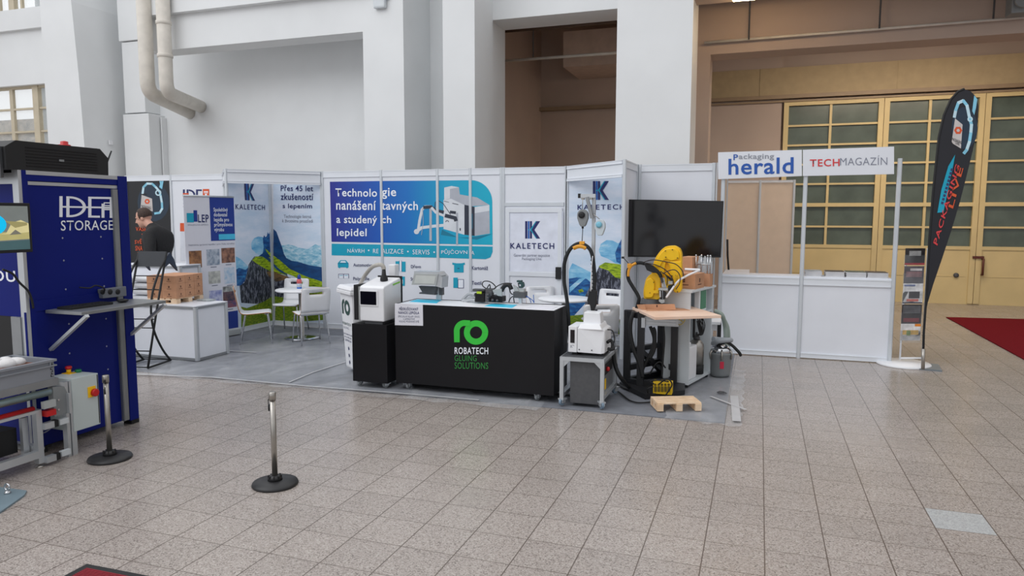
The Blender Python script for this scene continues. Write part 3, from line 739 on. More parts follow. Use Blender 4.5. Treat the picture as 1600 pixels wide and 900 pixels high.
# -- right niche
nr = stand_wall('stand_wall', 'white niche wall with cropped logo and mountain mural, right of the door', [(xw(886.5), YW), (-1.62, YW)])
def s3(p): return [(850+x*.2222, 280+y*.2222) for x, y in p]
mur2 = [(cloud, [(889,282),(972,272),(970,520),(889,520)]),
 (mcyan, s3([(385,500),(400,455),(440,428),(480,430),(520,450),(545,440),(545,600),(500,590),(450,560),(400,540)])),
 (mblue, s3([(520,470),(545,420),(545,600),(510,580),(500,520)])),
 (mcyan, s3([(175,640),(200,590),(240,610),(300,640),(345,660),(345,780),(240,760),(175,720)])),
 (mblue, s3([(175,700),(230,690),(300,700),(345,740),(330,830),(175,1000)])),
 (mcyan, s3([(180,760),(250,700),(300,690),(200,780),(180,800)])),
 (rock, s3([(290,820),(340,720),(390,610),(430,600),(550,660),(550,1000),(290,1000)])),
 (grass, s3([(385,612),(430,585),(470,590),(545,600),(545,700),(500,690),(450,640),(400,625)])),
 (grass, s3([(240,780),(270,770),(280,790),(250,800)])),
 (lawn, s3([(175,960),(550,930),(550,1090),(175,1090)]))]
art('mural_print', nr, PL, [(m, p) for m, p in mur2])
art('logo', nr, PL, k_layers(lambda p: [(926.5+x*.25, 283+y*.255) for x, y in p]), off=.008)
T('lettering', 'KALETEC', nr, PL, 902.5, 966, 320, 328, navy, .02, -.01, off=.008)
T('lettering', 'I-', nr, PL, 968, 973, 320, 328, navy, .02, 0, off=.008) if False else art('logo', nr, PL, [(navy, R_(968.5,319.5,970,327.3)), (navy, R_(970,322.8,973,324.2))], off=.008)
header('header_board', 'white header board spanning diagonally over the right mountain niche', (xw(888), YW-.03), (-1.62, 8.90))
ret = stand_wall('stand_wall', 'narrow white return wall with front post, left of the black television', [(-1.60, 8.88), (-1.60, YW-.025)])
tvw = stand_wall('stand_wall', 'plain white stand wall behind the black television', [(-1.555, YW), (-.59, YW)])
mb = MB(); mb.box(-.56, -.545, YW-.03, YW+.03, 0, HB); mb.build('end_post', post_m, tvw)
# ------------------------------------------------------------------ right magazine stand
YR = 9.75
rb = thing('magazine_counter', 'white two bay counter stand with name boards reading herald and magazín', 'counter stand', (.5, YR, 0))
pxs = [W(1122, 552, 'Y', YR).x, W(1247, 560, 'Y', YR).x, W(1389, 566, 'Y', YR).x]
for x in pxs: post(rb, x, YR, 0, 2.5, .05)
for a, b in zip(pxs, pxs[1:]):
    rail(rb, (a+.025, YR), (b-.025, YR), .01, .07, .04); rail(rb, (a+.025, YR), (b-.025, YR), .94, 1.03, .04)
    MB().box(a+.02, b-.02, YR-.004, YR+.004, .06, .96).build('panel', white_panel, rb)
MB().box(pxs[0]+.02, pxs[2]-.02, YR+.0, YR+.34, 1.03, 1.05).build('counter_top', white_panel, rb)
MB().box(pxs[2]-.02, pxs[2]+.0, YR+.02, YR+.34, 0, 1.03).build('side_panel', white_panel, rb)
PB = ('Y', YR-.05)
def sgn(x0, x1, yl0, yr0, yl1, yr1):
    q = [onp(x0, yl1, PB), onp(x1, yr1, PB), onp(x1, yr0, PB), onp(x0, yl0, PB)]
    return MB().prism(q, (0, .02, 0))
s1 = sgn(1122, 1253, 238, 234, 280, 275).build('name_board', white_panel, rb); s2 = sgn(1254.5, 1397, 234, 229, 275, 272).build('name_board', white_panel, rb)
def ph(x, y): return (1100+x*.41131, 210+y*.41131)
def PHT(body, x0, x1, yt, yb, m, bold, slope, par):
    a = ph(x0, yt); b = ph(x1, yb); return T('lettering', body, par, PB, a[0], b[0], a[1], b[1], m, bold, slope, off=.004)
PHT('P', 112, 129, 76, 98, herald, .03, 0, s1); PHT('ackaging', 132, 266, 74, 100, mat('ink_mid_grey', (150,154,164), .5), .025, -.01, s1)
PHT('herald', 93, 340, 93, 154, herald, .045, -.02, s1)
PHT('TECH', 402, 515, 95, 123, redink, .03, -.02, s2); PHT('MAGAZÍN', 517, 696, 82, 118, inkgrey, -.008, -.012, s2)
# inside walls
bp1 = W(1136, 289, 'Y', 14.6); bp2 = W(1241, 292, 'Y', 14.7)
beige_panel = mat('beige_panel', (222,202,182), .6, var=.02)
bm_ = ((bp1.x+bp2.x)/2, (bp1.y+bp2.y)/2)
stand_wall('stand_wall', 'beige back wall inside the magazine stand, behind the left opening', [(bp1.x, bp1.y), bm_, (bp2.x, bp2.y)], toph=.05, pm=beige_panel)
stand_wall('stand_wall', 'narrow lit side wall inside the magazine stand, right of the television', [(pxs[0], YR+.05), (pxs[0]-.02, 11.1)], pm=beige_panel)
q = W(1139, 405, 'Y', 10.6)
mb = MB(); mb.tube([(q.x, 10.6, 1.05), (q.x-.02, 10.6, q.z+.05), (q.x-.03, 10.6, q.z+.28)], .014, 8)
MB().box(pxs[0]+.03, pxs[0]+.35, YR+.34, YR+1.0, 1.0, 1.05).build('shelf', white_panel, rb)
o = mb.build('stick', black_matt); tag(o, 'thin dark stick leaning inside the left opening of the magazine stand', 'stick')
# magazine stacks
cols = [(176,182,190), (70,66,66), (84,96,86), (52,50,56)]
labs = ['leftmost stack of magazines on the counter, pale cover', 'second stack of magazines from the left on the counter', 'third stack of magazines from the left on the counter', 'rightmost stack of magazines on the counter, dark cover']
for k, (a, b) in enumerate(((1258, 1284), (1290, 1319), (1322, 1353), (1355, 1387))):
    x0, x1 = W(a, 420, 'Y', YR+.1).x, W(b, 420, 'Y', YR+.1).x
    t = thing('magazine_stack', labs[k], 'magazines', ((x0+x1)/2, YR+.18, 1.05), 0, 'magazine stacks on the counter')
    mb = MB(); n = 9
    for i in range(n):
        dx = random.uniform(-.006, .006); mb.m(i % 2); mb.box(x0+dx, x1+dx, YR+.04, YR+.31, 1.05+i*.007, 1.0565+i*.007)
    mb.build('pages', [mat('paper', (214,214,216), .7), mat('paper_shade', (188,188,192), .7)], t)
    MB().box(x0, x1, YR+.04, YR+.31, 1.05+n*.007, 1.054+n*.007).build('cover', mat('magazine_cover_%s' % 'abcd'[k], cols[k], .4, var=.3, scale=12), t)

# ------------------------------------------------------------------ brochure stand and flag
bx, by = 1.72, 9.72
t = thing('brochure_stand', 'clear brochure rack on round white foot beside the feather flag', 'brochure stand', (bx, by, 0))
MB().lathe((bx, by, 0), [(.30,0),(.305,.012),(.29,.03),(.05,.04),(.01,.04)], 32).build('foot', white_pl, t)
mb = MB()
def B9(px, py, Y): return W(px, py, 'Y', Y)
yl = by
a0, a1 = B9(1406, 562, yl), B9(1417, 388, yl); b0, b1 = B9(1441, 562, yl), B9(1450, 388, yl)
mb.tube([a0, a1], .011, 8); mb.tube([b0, b1], .011, 8); mb.tube([a0+Vector((0,0,.02)), b0+Vector((0,0,.02))], .011, 8); mb.build('rack_frame', white_pl, t)
clear = mat('clear_acrylic', (190,196,200), .12, alpha=.10, spec=.5)
bro = [(388, 414, [(0,0,1,1,(38,34,36)),(.2,.55,.8,.85,(150,150,150)),(.0,0,1,.12,(170,40,50))]), (416, 444, [(0,0,1,1,(96,92,98)),(.1,.4,.9,.7,(140,112,116)),(.3,.75,.9,.88,(200,196,198))]), (443, 474, [(0,0,1,1,(218,218,220)),(.3,.25,.85,.6,(60,56,60)),(.2,.1,.8,.22,(200,110,100)),(0,0,1,.06,(40,40,60)),(.05,.86,.6,.95,(120,130,160))]), (476, 506, [(0,0,1,1,(44,38,42)),(.05,.55,.95,.95,(90,90,94)),(.1,.1,.9,.3,(120,48,56))]), (506, 532, [(0,0,1,1,(222,220,220)),(.1,.35,.9,.62,(196,160,90)),(.3,.3,.5,.6,(120,140,90)),(.7,.85,1,1,(224,130,30))])]
for k, (y0, y1, rects) in enumerate(bro):
    yc = by-.03-.02*k
    def q(u, v):
        px = 1415-(y1*(1-v)+y0*v-388)*.06+u*31; py = y1*(1-v)+y0*v
        return W(px, py, 'Y', yc)
    mb = MB(); mb.prism([q(-.05,-.12), q(1.05,-.12), q(1.05,.6), q(-.05,.6)], (0,-.012,0)); 
    c = q(.5, 0)
    mb.build('pocket', clear, t)
    mb = MB(); ms = []
    for i, (u0, v0, u1, v1, col) in enumerate(rects):
        m = mat('leaflet_%d_%d' % (k, i), col, .3, var=.2, scale=15); ms.append(m); mb.m(len(ms)-1)
        o = Vector((0, -.001*i, 0))
        if i == 0: mb.prism([q(u0,v0), q(u1,v0), q(u1,v1), q(u0,v1)], (0, .01, 0))
        else: mb.poly([q(u0,v0)+o, q(u1,v0)+o, q(u1,v1)+o, q(u0,v1)+o])
    o = mb.build('brochure', ms, norm=False)
    tag(o, ['dark brochure in the topmost pocket of the clear rack', 'grey brochure in the second pocket of the clear rack', 'white brochure with dark picture in the third pocket of the rack', 'black brochure in the fourth pocket of the clear rack', 'white brochure with yellow picture in the lowest pocket'][k], 'brochure', 'brochures in the clear rack')
# feather flag
fx = G(1441, 577); fy = 9.32
t = thing('feather_flag', 'black feather flag with hook print and orange lettering on steel plate', 'flag', (fx.x, fy, 0))
p = [G(1411, 576), G(1472, 581), G(1466, 571), G(1414, 567)]
MB().prism([Vector((v.x, v.y, 0.0)) for v in p], (0,0,.018)).build('base_plate', mat('base_grey', (128,136,142), .45, metal=.3), t)
PF = ('Y', fy)
sh = [(1505,139),(1516,142),(1524,150),(1529,165),(1528,190),(1523,222),(1512,268),(1500,315),(1486,362),(1470,410),(1458,445),(1450,472),(1446,490),(1449,440),(1450,400),(1452,360),(1456,310),(1461,260),(1467,215),(1475,180),(1486,155),(1496,143)]
flag_m = mat('flag_cloth_black', (26,27,35), .6, var=.08, scale=1.5)
mb = MB(); mb.prism([onp(x, y, PF) for x, y in sh], (0, .006, 0)); fl = mb.build('cloth', flag_m, t)
mb = MB(); pole = [(1442,577),(1443.5,520),(1447,470),(1452,380),(1458,300),(1467,215),(1475,180),(1486,155),(1497,143),(1507,139)]
mb.tube([onp(x, y, PF, -.004) for x, y in pole], .013, 8); mb.build('pole', black_matt, t)
mb = MB(); mb.tube([onp(1442, 577, PF), onp(1442.8, 545, PF)], .02, 10); mb.build('pole_socket', steel, t)
def cf(p): return [(1380+x*.53398, 120+y*.53398) for x, y in p]
lay = [(glow, cf([(238+38*math.cos(a*.35), 150+62*math.sin(a*.35)) for a in range(18)]))]
for k, qd in enumerate(thick([(208,118),(212,98),(220,76),(234,70),(245,84),(252,118),(258,140),(256,165),(252,190),(244,214),(236,224)], 9)): lay.append((ice if k % 2 else ice2, cf(qd)))
lay += [(ice2, cf(qd)) for qd in ring_pts(254, 124, 4, 8, 0, 2*PI, 12)]
lay += [(ice, cf([(266,54),(275,66),(271,92),(266,112),(260,100)])), (tagp, cf([(210,122),(232,140),(227,210),(204,196),(200,190)]))]
lay += [(orange, cf(qd)) for qd in ring_pts(219, 157, 5, 12, 0, 2*PI, 6)]
lay += [(teal, cf([(210,228),(206,252),(176,396),(158,398),(170,330),(190,262)]))]
art('flag_print', fl, PF, lay)
lettering('lettering', 'PACKAGING', fl, PF, cf([(201,186)])[0], cf([(228,197)])[0], cf([(202,178)])[0], dk, .02, off=.01)
lettering('lettering', 'LIVE', fl, PF, cf([(211,197)])[0], cf([(222,202)])[0], cf([(211,190)])[0], dk, .02, off=.01)
lettering('lettering', 'PACKAGING', fl, PF, cf([(158,494)])[0], cf([(224,262)])[0], cf([(146,486)])[0], redink, .035, off=.008)
lettering('lettering', 'LIVE', fl, PF, cf([(204,386)])[0], cf([(234,268)])[0], cf([(190,380)])[0], orange, .045, off=.008)
art('strip_marks', fl, PF, [(inkblue, cf([(172+u*.31-4,372-u*1.08),(172+u*.31+3,372-u*1.08+2),(172+(u+7)*.31+3,372-(u+7)*1.08+2),(172+(u+7)*.31-4,372-(u+7)*1.08)])) for u in range(0,100,10)], off=.006)

# ------------------------------------------------------------------ carpet, film, tape
carpet_m = mat('grey_carpet', (124,127,134), .9, var=.08, scale=8, bump=.1, bscale=80, spec=.15)
mb = MB(); mb.prism([(-9.3, 6.27, 0.001), (-.235, 6.38, 0.001), (-.26, 9.72, 0.001), (-9.3, 9.77, 0.001)], (0,0,.007))
tag(mb.build('booth_carpet', carpet_m), 'grey carpet under the whole exhibition stand', 'carpet')
film = bpy.data.materials.new('clear_film'); film.use_nodes = True
_t = film.node_tree; _b = _t.nodes['Principled BSDF']; _b.inputs['Base Color'].default_value = (.85,.87,.9,1); _b.inputs['Roughness'].default_value = .16; _b.inputs['Specular IOR Level'].default_value = .8
_n = _t.nodes.new('ShaderNodeTexNoise'); _n.inputs['Scale'].default_value = 2.2; _n.inputs['Detail'].default_value = 8; _n.inputs['Distortion'].default_value = 1.5
_r = _t.nodes.new('ShaderNodeMapRange'); _r.inputs[1].default_value = .35; _r.inputs[2].default_value = .75; _r.inputs[3].default_value = .08; _r.inputs[4].default_value = .42
_g = _t.nodes.new('ShaderNodeNewGeometry'); _mp = _t.nodes.new('ShaderNodeMapping'); _mp.inputs['Scale'].default_value = (1, .6, 1); _mp.inputs['Rotation'].default_value = (0,0,.6)
_t.links.new(_g.outputs['Position'], _mp.inputs[0]); _t.links.new(_mp.outputs[0], _n.inputs['Vector']); _t.links.new(_n.outputs['Fac'], _r.inputs[0]); _t.links.new(_r.outputs[0], _b.inputs['Alpha'])
_bp = _t.nodes.new('ShaderNodeBump'); _bp.inputs['Strength'].default_value = .6; _bp.inputs['Distance'].default_value = .03; _t.links.new(_n.outputs['Fac'], _bp.inputs['Height']); _t.links.new(_bp.outputs[0], _b.inputs['Normal'])
def film_sheet(x0, x1, y0, y1, nx, ny, edge):
    mb = MB(); mb.smooth = True; g = []
    for i in range(nx+1):
        row = []
        for j in range(ny+1):
            u, v = i/nx, j/ny
            row.append(mb.bm.verts.new((x0+(x1-x0)*u+edge*math.sin(j*1.7)*.5, y0+(y1-y0)*v+edge*math.sin(i*1.3+1)+edge*.5*math.sin(i*.4), .010+.0035*(1+math.sin(i*2.1+j*.9)))))
        g.append(row)
    for i in range(nx):
        for j in range(ny): mb.face([g[i][j], g[i+1][j], g[i+1][j+1], g[i][j+1]])
    return mb
tag(film_sheet(-6.9, -1.9, 6.18, 9.2, 40, 24, .03).build('plastic_film', film), 'clear plastic film covering the carpet around the white chairs', 'plastic film')
tag(film_sheet(-.75, -.1, 6.3, 8.7, 14, 30, .03).build('plastic_film', film), 'crumpled clear plastic film at the right edge of the carpet', 'plastic film')
tape = mat('tape_white', (206,206,208), .35, alpha=.8)
def strip(name, pts, w, z, label):
    pts = [G(*p) for p in pts]; mb = MB()
    for a, b in zip(pts, pts[1:]):
        d = (b-a).normalized(); n = Vector((-d.y, d.x, 0))*w/2
        mb.prism([a-n+Vector((0,0,z)), b-n+Vector((0,0,z)), b+n+Vector((0,0,z)), a+n+Vector((0,0,z))], (0,0,.0015))
    o = mb.build(name, tape); return tag(o, label, 'tape')
strip('tape_strip', [(1147,622),(1151,662)], .075, .0225, 'white tape strip across the film edge at the right')
strip('tape_strip', [(1110,623),(1165,644)], .03, .025, 'thin crumpled tape running diagonally over the film edge')
strip('tape_strip', [(207,587),(330,592),(480,606),(610,616),(748,628)], .03, .0195, 'white tape along the front edge of the film')
strip('tape_strip', [(350,550),(400,553)], .03, .0205, 'short white tape piece on the film beside the white counter')
strip('tape_strip', [(452,600),(490,584),(540,568)], .02, .021, 'long tape seam on the film leading to the wheelie bin')

# ------------------------------------------------------------------ chairs and tables
def make_chair(label, loc, rot):
    t = thing('plywood_chair', label, 'chair', loc, rot, 'white chairs with chrome legs')
    prof = [(.205,.415),(.20,.43),(.17,.437),(.08,.432),(-.02,.424),(-.11,.42),(-.16,.424),(-.187,.437),(-.203,.46)]
    back = [(-.203,.46),(-.215,.50),(-.232,.58),(-.247,.66),(-.256,.71),(-.262,.745),(-.27,.785),(-.273,.80)]
    def shell(prof, widths, hole=None):
        mb = MB(); mb.smooth = True; xs = [-1,-.7,-.48,-.3,0,.3,.48,.7,1]; g = []
        for (y, z), w in zip(prof, widths):
            g.append([mb.bm.verts.new((x*w, y - (.012*(1-x*x) if z > .5 else 0), z)) for x in xs])
        for i in range(len(prof)-1):
            for j in range(len(xs)-1):
                if hole and i in hole and 2 <= j <= 5: continue
                mb.face([g[i][j], g[i][j+1], g[i+1][j+1], g[i+1][j]])
        return mb
    o = shell(prof, [.17,.195,.205,.21,.21,.208,.205,.203,.20]).build('seat', [white_pl, plywood], t, local=True)
    o2 = shell(back, [.20,.20,.202,.205,.205,.204,.20,.175], hole=(4,)).build('backrest', [white_pl, plywood], t, local=True)
    for q in (o, o2):
        m = q.modifiers.new('s', 'SOLIDIFY'); m.thickness = .013; m.offset = 0; m.material_offset_rim = 1
    for sx in (-1, 1):
        for sy, y0, y1 in ((1, .15, .21), (-1, -.13, -.21)):
            mb = MB(); mb.tube([(sx*.10, y0-.02*sy, .412), (sx*.155, y0, .410), (sx*.175, y0+.01*sy, .39), (sx*.20, y1, 0)], .0105, 8, res=3)
            mb.build('leg', chrome, t, local=True)
    mb = MB()
    for y in (.13, -.11): mb.tube([(-.12, y, .412), (.12, y, .412)], .0105, 8)
    mb.build('underframe', chrome, t, local=True)
    return t
def cpos(px, py): v = G(px, py); return (v.x, v.y, .0175)
def face(a, b): return math.atan2(b[1]-a[1], b[0]-a[0])-PI/2
tl = (-6.32, 8.84)
c0 = make_chair('white chair in profile left of the round table, beside the tall roll-up banner', (-6.72, 8.33, .0175), math.radians(-53))
def chair(loc, rot, label): return dup(c0, loc, rot, label)
chair((-6.85, 9.30, .0175), math.radians(-168), 'white chair behind the left round table, facing the camera with a slot in its back')
chair((-5.95, 8.53, .0175), math.radians(53), 'white chair seen from behind in front of the left round table')
chair((-5.42, 9.05, .0175), math.radians(96), 'white chair mostly hidden behind the white wheelie bin')
def make_table(label, loc, r, h=.72):
    t = thing('round_table', label, 'table', loc, 0, 'round white tables')
    MB().lathe((0,0,0), [(r-.02,h-.03),(r,h-.022),(r,h-.005),(r-.008,h),(.01,h)], 40).build('table_top', white_pl, t, local=True)
    MB().lathe((0,0,0), [(.04,.02),(.036,.03),(.036,h-.03)], 18).build('column', steel, t, local=True)
    MB().lathe((0,0,0), [(.25,0),(.25,.006),(.18,.014),(.05,.03),(.03,.03)], 32).build('foot', chrome, t, local=True)
    return t
make_table('round white table with a bottle on it, in front of the mountain mural', (tl[0], tl[1], .0175), .36)
tr = (-2.34, 8.86)
make_table('round white table behind the right end of the black counter', (tr[0], tr[1], .0175), .34, .74)
chair((-2.78, 9.42, .0175), math.radians(-150), 'white chair behind the black counter, in front of the cabin door')
grey_chair = chair((-1.74, 8.12, .0175), math.radians(20), 'grey-backed chair seen from behind, just behind the white glue unit on the cart')
chair((-1.95, 9.32, .0175), math.radians(160), 'white chair with dark slot under the right mountain mural')
# bottle
bp = W(463, 453, 'Z', .729); bx_, by_ = tl[0]-.06, tl[1]+.05
t = thing('spray_bottle', 'clear bottle with blue cap and red label on the left round table', 'bottle', (bx_, by_, .729))
MB().lathe((bx_, by_, .729), [(.034,0),(.036,.004),(.036,.03)], 18).build('base_label', mat('label_blue', (28,96,186), .3), t)
MB().lathe((bx_, by_, .729), [(.0362,.03),(.0362,.085)], 18).build('bottle_body', mat('bottle_clear', (196,206,222), .1, alpha=.8), t)
MB().lathe((bx_, by_, .729), [(.0364,.085),(.0364,.125),(.03,.145),(.022,.15)], 18).build('label', mat('label_red', (214,96,100), .4), t)
MB().lathe((bx_, by_, .729), [(.025,.148),(.026,.185),(.018,.205),(.008,.22)], 18).build('cap', mat('cap_blue', (16,56,150), .35), t)
# ------------------------------------------------------------------ glue technology row
def pb(mb, x0, x1, y0, y1, Y, d, bev=0):       # box seen at these photo pixels on the plane Y, d deep
    a, b = W(x0, y1, 'Y', Y), W(x1, y0, 'Y', Y)
    return mb.box(a.x, b.x, Y, Y+d, a.z, b.z, None, bev)
def pp(mb, pts, Y, d): return mb.prism([W(x, y, 'Y', Y) for x, y in pts], (0, d, 0))
def pt(mb, pts, Y, r, n=8, res=4):
    return mb.tube([W(p[0], p[1], 'Y', Y+(p[2] if len(p) > 2 else 0)) for p in pts], r, n, res=res)
def caster(parent, x, y, rot, top, r=.035, wm=None):
    mb = MB(); g = .0175; top = top-g
    Mx = Matrix.Translation((x, y, g)) @ Matrix.Rotation(rot, 4, 'Z')
    mb.m(0); mb.tube([Mx @ Vector((-.012, 0, r)), Mx @ Vector((.012, 0, r))], r, 18, smooth=False)
    mb.m(1); mb.box(-.022, -.016, -.02, .03, r-.01, top-.012, Mx); mb.box(.016, .022, -.02, .03, r-.01, top-.012, Mx)
    mb.box(-.03, .03, -.02, .045, top-.014, top, Mx)
    return mb.build('caster', [wm or grey_md, alu], parent)
# black counter
YC = 6.50
cx0, cx1 = W(618, 540, 'Y', YC).x, W(866, 540, 'Y', YC).x
cz1 = W(740, 480, 'Y', YC).z; cz0 = W(740, 608, 'Y', YC).z
yB = W(887, 478, 'X', cx1).y
t = thing('black_counter', 'long black counter with green ro logo and white lettering', 'counter', ((cx0+cx1)/2, YC+.25, .016))
mb = MB(); mb.box(cx0, cx1, YC, YC+.012, cz0, cz1); mb.box(cx0, cx1, yB-.012, yB, cz0, cz1); mb.box(cx0, cx0+.012, YC, yB, cz0, cz1); mb.box(cx1-.012, cx1, YC, yB, cz0, cz1); mb.box(cx0, cx1, YC, yB, cz0, cz0+.02)
body = mb.build('body', black, t)
MB().box(cx0+.015, cx1-.015, YC+.035, yB-.02, cz1-.03, cz1-.004).build('counter_top', white_pl, t)
CT = cz1-.004
for (x, y) in ((cx0+.12, YC+.05), (cx1-.18, YC+.05), (cx0+.12, yB-.08), (cx1-.18, yB-.08)): 
    caster(t, x, y, random.uniform(-.5, .5), cz0-.0, .035)
PC = ('Y', YC)
rl = []
for q in ring_pts(744, 519.5, 9.5, 19, 0, 2*PI, 40): rl.append((green_ro, q))
rl += [(green_ro, q) for q in ring_pts(726.5, 517, 8, 17, PI/2, PI, 14)]
rl += [(green_ro, [(709.5,516.5),(718.7,516.5),(718.7,534.6),(710,534.6)]), (green_ro, [(726,500),(735,500.5),(735,509.5),(726,509)])]
art('logo', body, PC, rl, off=.002)
T('lettering', 'ROBATECH', body, PC, 710.5, 763, 542.5, 553, inkwhite, .018, .01, off=.004)
T('lettering', 'GLUING', body, PC, 710.5, 745, 555, 564, green_dk, .002, .01, off=.004)
T('lettering', 'SOLUTIONS', body, PC, 710.5, 763, 566, 576, green_dk, .002, .01, off=.004)
PSg = ('Y', YC-.006)
o = MB().prism([onp(x, y, PSg) for x, y in ((617,474),(660.5,476),(661,509),(617,508))], (0, .004, 0)).build('paper_sign', mat('paper_white', (222,222,230), .6))
tag(o, 'white paper notice taped to the left end of the black counter', 'sign')
T('lettering', 'PŘERUŠOVANÝ\nNÁNOS LEPIDLA', o, PSg, 622.5, 655, 479, 490.5, inkblue, .015, .02, off=.002, align='CENTER')
T('lettering', 'SPECIÁLNÍ BLUFF DÍLEC\nS APERATIVE\nVOLNÉ POSÍVÁNÍ STŘ', o, PSg, 622, 656, 492, 503.5, inkgrey, .01, .02, off=.002, align='CENTER')
for nm, pts, lab in (('cyan_sheet', ((640,471.5),(652,468),(690,469),(682,474)), 'cyan sheet lying on the left part of the black counter'), ('cyan_sheet', ((757,478.5),(768,475),(808,476.5),(800,481)), 'cyan sheet lying in the middle of the black counter')):
    v = [W(x, y, 'Z', CT) for x, y in pts]
    for w in v: w.y = max(w.y, YC+.04)
    o = MB().prism(v, (0,0,.003)).build(nm, cyan_pad); tag(o, lab, 'sheet')
v = [W(x, y, 'Z', CT) for x, y in ((822,481.8),(834,477.5),(872,479),(862,483.5))]
for w in v: w.y = max(w.y, YC+.04)
tag(MB().prism(v, (0,0,.003)).build('white_sheet', mat('paper_white', (222,222,230), .6)), 'white sheet lying at the right end of the black counter', 'sheet')
# cables below the counter
for k, (pts, lab) in enumerate(((((650,603),(672,611),(700,604),(735,613),(760,606),(800,614),(850,618)), 'black cable bundle lying under the black counter, upper'), (((640,606),(690,616),(730,610),(790,622),(830,617),(880,628),(905,632)), 'black cable running under the black counter to the cart'))):
    o = MB().tube([Vector((G(x, y).x, YC+.16+.1*k+.06*math.sin(x), .024+.006*(i % 2))) for i, (x, y) in enumerate(pts)], .012, 8, res=5).build('power_cable', black_rub); tag(o, lab, 'cable')
# sensor display on post
YD = YC+.40
t = thing('display_unit', 'tilted grey display box on aluminium post, behind the black counter top', 'display', (W(687, 468, 'Y', YD).x, YD, CT))
mb = MB(); pb(mb, 681.5, 688.5, 436, 468, YD, .04); mb.build('post', alu, t)
mb = MB(); pp(mb, [(647,427),(684,428.5),(681,446),(643,445)], YD-.14, .10); mb.build('display_face', grey_lt, t)
mb = MB(); mb.prism([W(684,425,'Y',YD-.12), W(691,433,'Y',YD-.1), W(690,450,'Y',YD-.1), W(680,447,'Y',YD-.12)], (0,.16,0)); pp(mb, [(647,424),(683,425),(690,431),(684,429),(647,428)], YD-.12, .14); mb.build('display_housing', alu, t)
mb = MB(); pp(mb, [(654,447),(682,448),(679,459),(660,457)], YD-.06, .06); pp(mb, [(655,457),(680,459),(680,461),(655,459)], YD-.06, .06); pb(mb, 686, 691, 449, 461, YD, .05); mb.build('tilt_bracket', grey_dk, t)
mb = MB(); 
PDp = ('Y', YD-.141); art('display_window', t, PDp, [(mat('display_window_grey', (196,200,196), .3), [(650,430),(681,431.5),(678.5,443.5),(647,442.5)])], off=.001)
# glue heads
YH = YC+.32
t = thing('glue_head_rig', 'black glue application heads with cables on the black counter', 'glue heads', (W(775, 472, 'Y', YH).x, YH, CT))
def cgh(p): return [(730+x/12.31, 420+y/12.31) + tuple(r) for x, y, *r in p]
mb = MB(); a = [(150,470,330,640),(180,430,300,480),(600,540,672,640),(440,520,600,640)]
for x0, y0, x1, y1 in a: 
    q = cgh([(x0,y0),(x1,y1)]); pb(mb, q[0][0], q[1][0], q[0][1], q[1][1], YH, .12, .004)
mb.build('base_block', black, t)
mb = MB()
for x0, y0, x1, y1, dd in ((350,385,490,480,.02),(345,480,420,640,-.01),(420,440,470,560,0),(100,395,330,440,.05)):
    mb = MB(); q = cgh([(x0,y0),(x1,y1)]); pb(mb, q[0][0], q[1][0], q[0][1], q[1][1], YH+dd, .07, .004); mb.build('valve_block', grey_dk, t)
mb = MB()
for x in (370, 400, 455): pt(mb, cgh([(x,385),(x,440)]), YH+.03, .008, 10, 0)
for x, y in ((380,500),(380,560),(380,610),(470,600),(560,610)): pt(mb, cgh([(x,y),(x+40,y)]), YH-.02, .012, 10, 0)
mb.build('fitting', grey_dk, t)
mb = MB(); pp(mb, cgh([(490,405),(660,380),(668,525),(590,520),(500,450)]), YH-.01, .02); mb.build('mounting_plate', grey_lt, t)
mb = MB(); q = cgh([(180,440),(275,480)]); pb(mb, q[0][0], q[1][0], q[0][1], q[1][1], YH-.01, .04, .004); mb.build('connector', mat('connector_lime', (176,206,40), .4), t)
mb = MB()
pt(mb, cgh([(660,430),(680,380),(720,330),(770,310),(820,330),(850,400)]), YH+.02, .022, 10)
mb.build('heated_hose', black_rub, t)
mb = MB(); q = cgh([(880,450),(1110,560)]); pb(mb, q[0][0], q[1][0], q[0][1], q[1][1], YH, .09, .005); mb.build('nozzle_block', grey_dk, t)
mb = MB(); q = cgh([(990,560),(1045,665)]); pb(mb, q[0][0], q[1][0], q[0][1], q[1][1], YH+.02, .035); mb.build('post', alu, t)
mb = MB(); pp(mb, cgh([(880,310),(960,360),(990,430),(900,430)]), YH, .03); q = cgh([(920,390),(1090,450)]); pb(mb, q[0][0], q[1][0], q[0][1], q[1][1], YH+.01, .06); mb.build('nozzle_bracket', grey_lt, t)
mb = MB()
for x0, y0, x1, y1 in ((950,225,1040,260),(985,260,1070,300),(1030,290,1080,350),(990,340,1060,370)): q = cgh([(x0,y0),(x1,y1)]); pb(mb, q[0][0], q[1][0], q[0][1], q[1][1], YH+.01, .05, .004)
mb.build('air_valve', mat('valve_dark_green', (34,70,70), .4), t)
mb = MB()
for pts in ([(375,385,.03),(300,330,.03),(300,260,.03),(370,235,.03),(470,265,.03),(545,340,.03),(540,380,.03)], [(375,385),(430,300),(445,380)], [(520,380),(620,310),(750,275),(860,285)], [(850,300),(820,410),(850,480),(890,490)], [(880,530),(830,570),(800,640)], [(890,545),(905,650)], [(980,270),(1000,360)]): pt(mb, cgh(pts), YH+.03, .0055, 6)
mb.build('cable', black_rub, t)
mb = MB()
for pts in ([(1110,510),(1180,550),(1220,620),(1225,655)], [(1130,530),(1210,570),(1270,620),(1280,655)], [(1285,655),(1275,500)]): pt(mb, cgh(pts), YH+.04, .004, 6)
mb.build('air_line', mat('air_line_blue', (30,90,170), .4), t)
mb = MB()
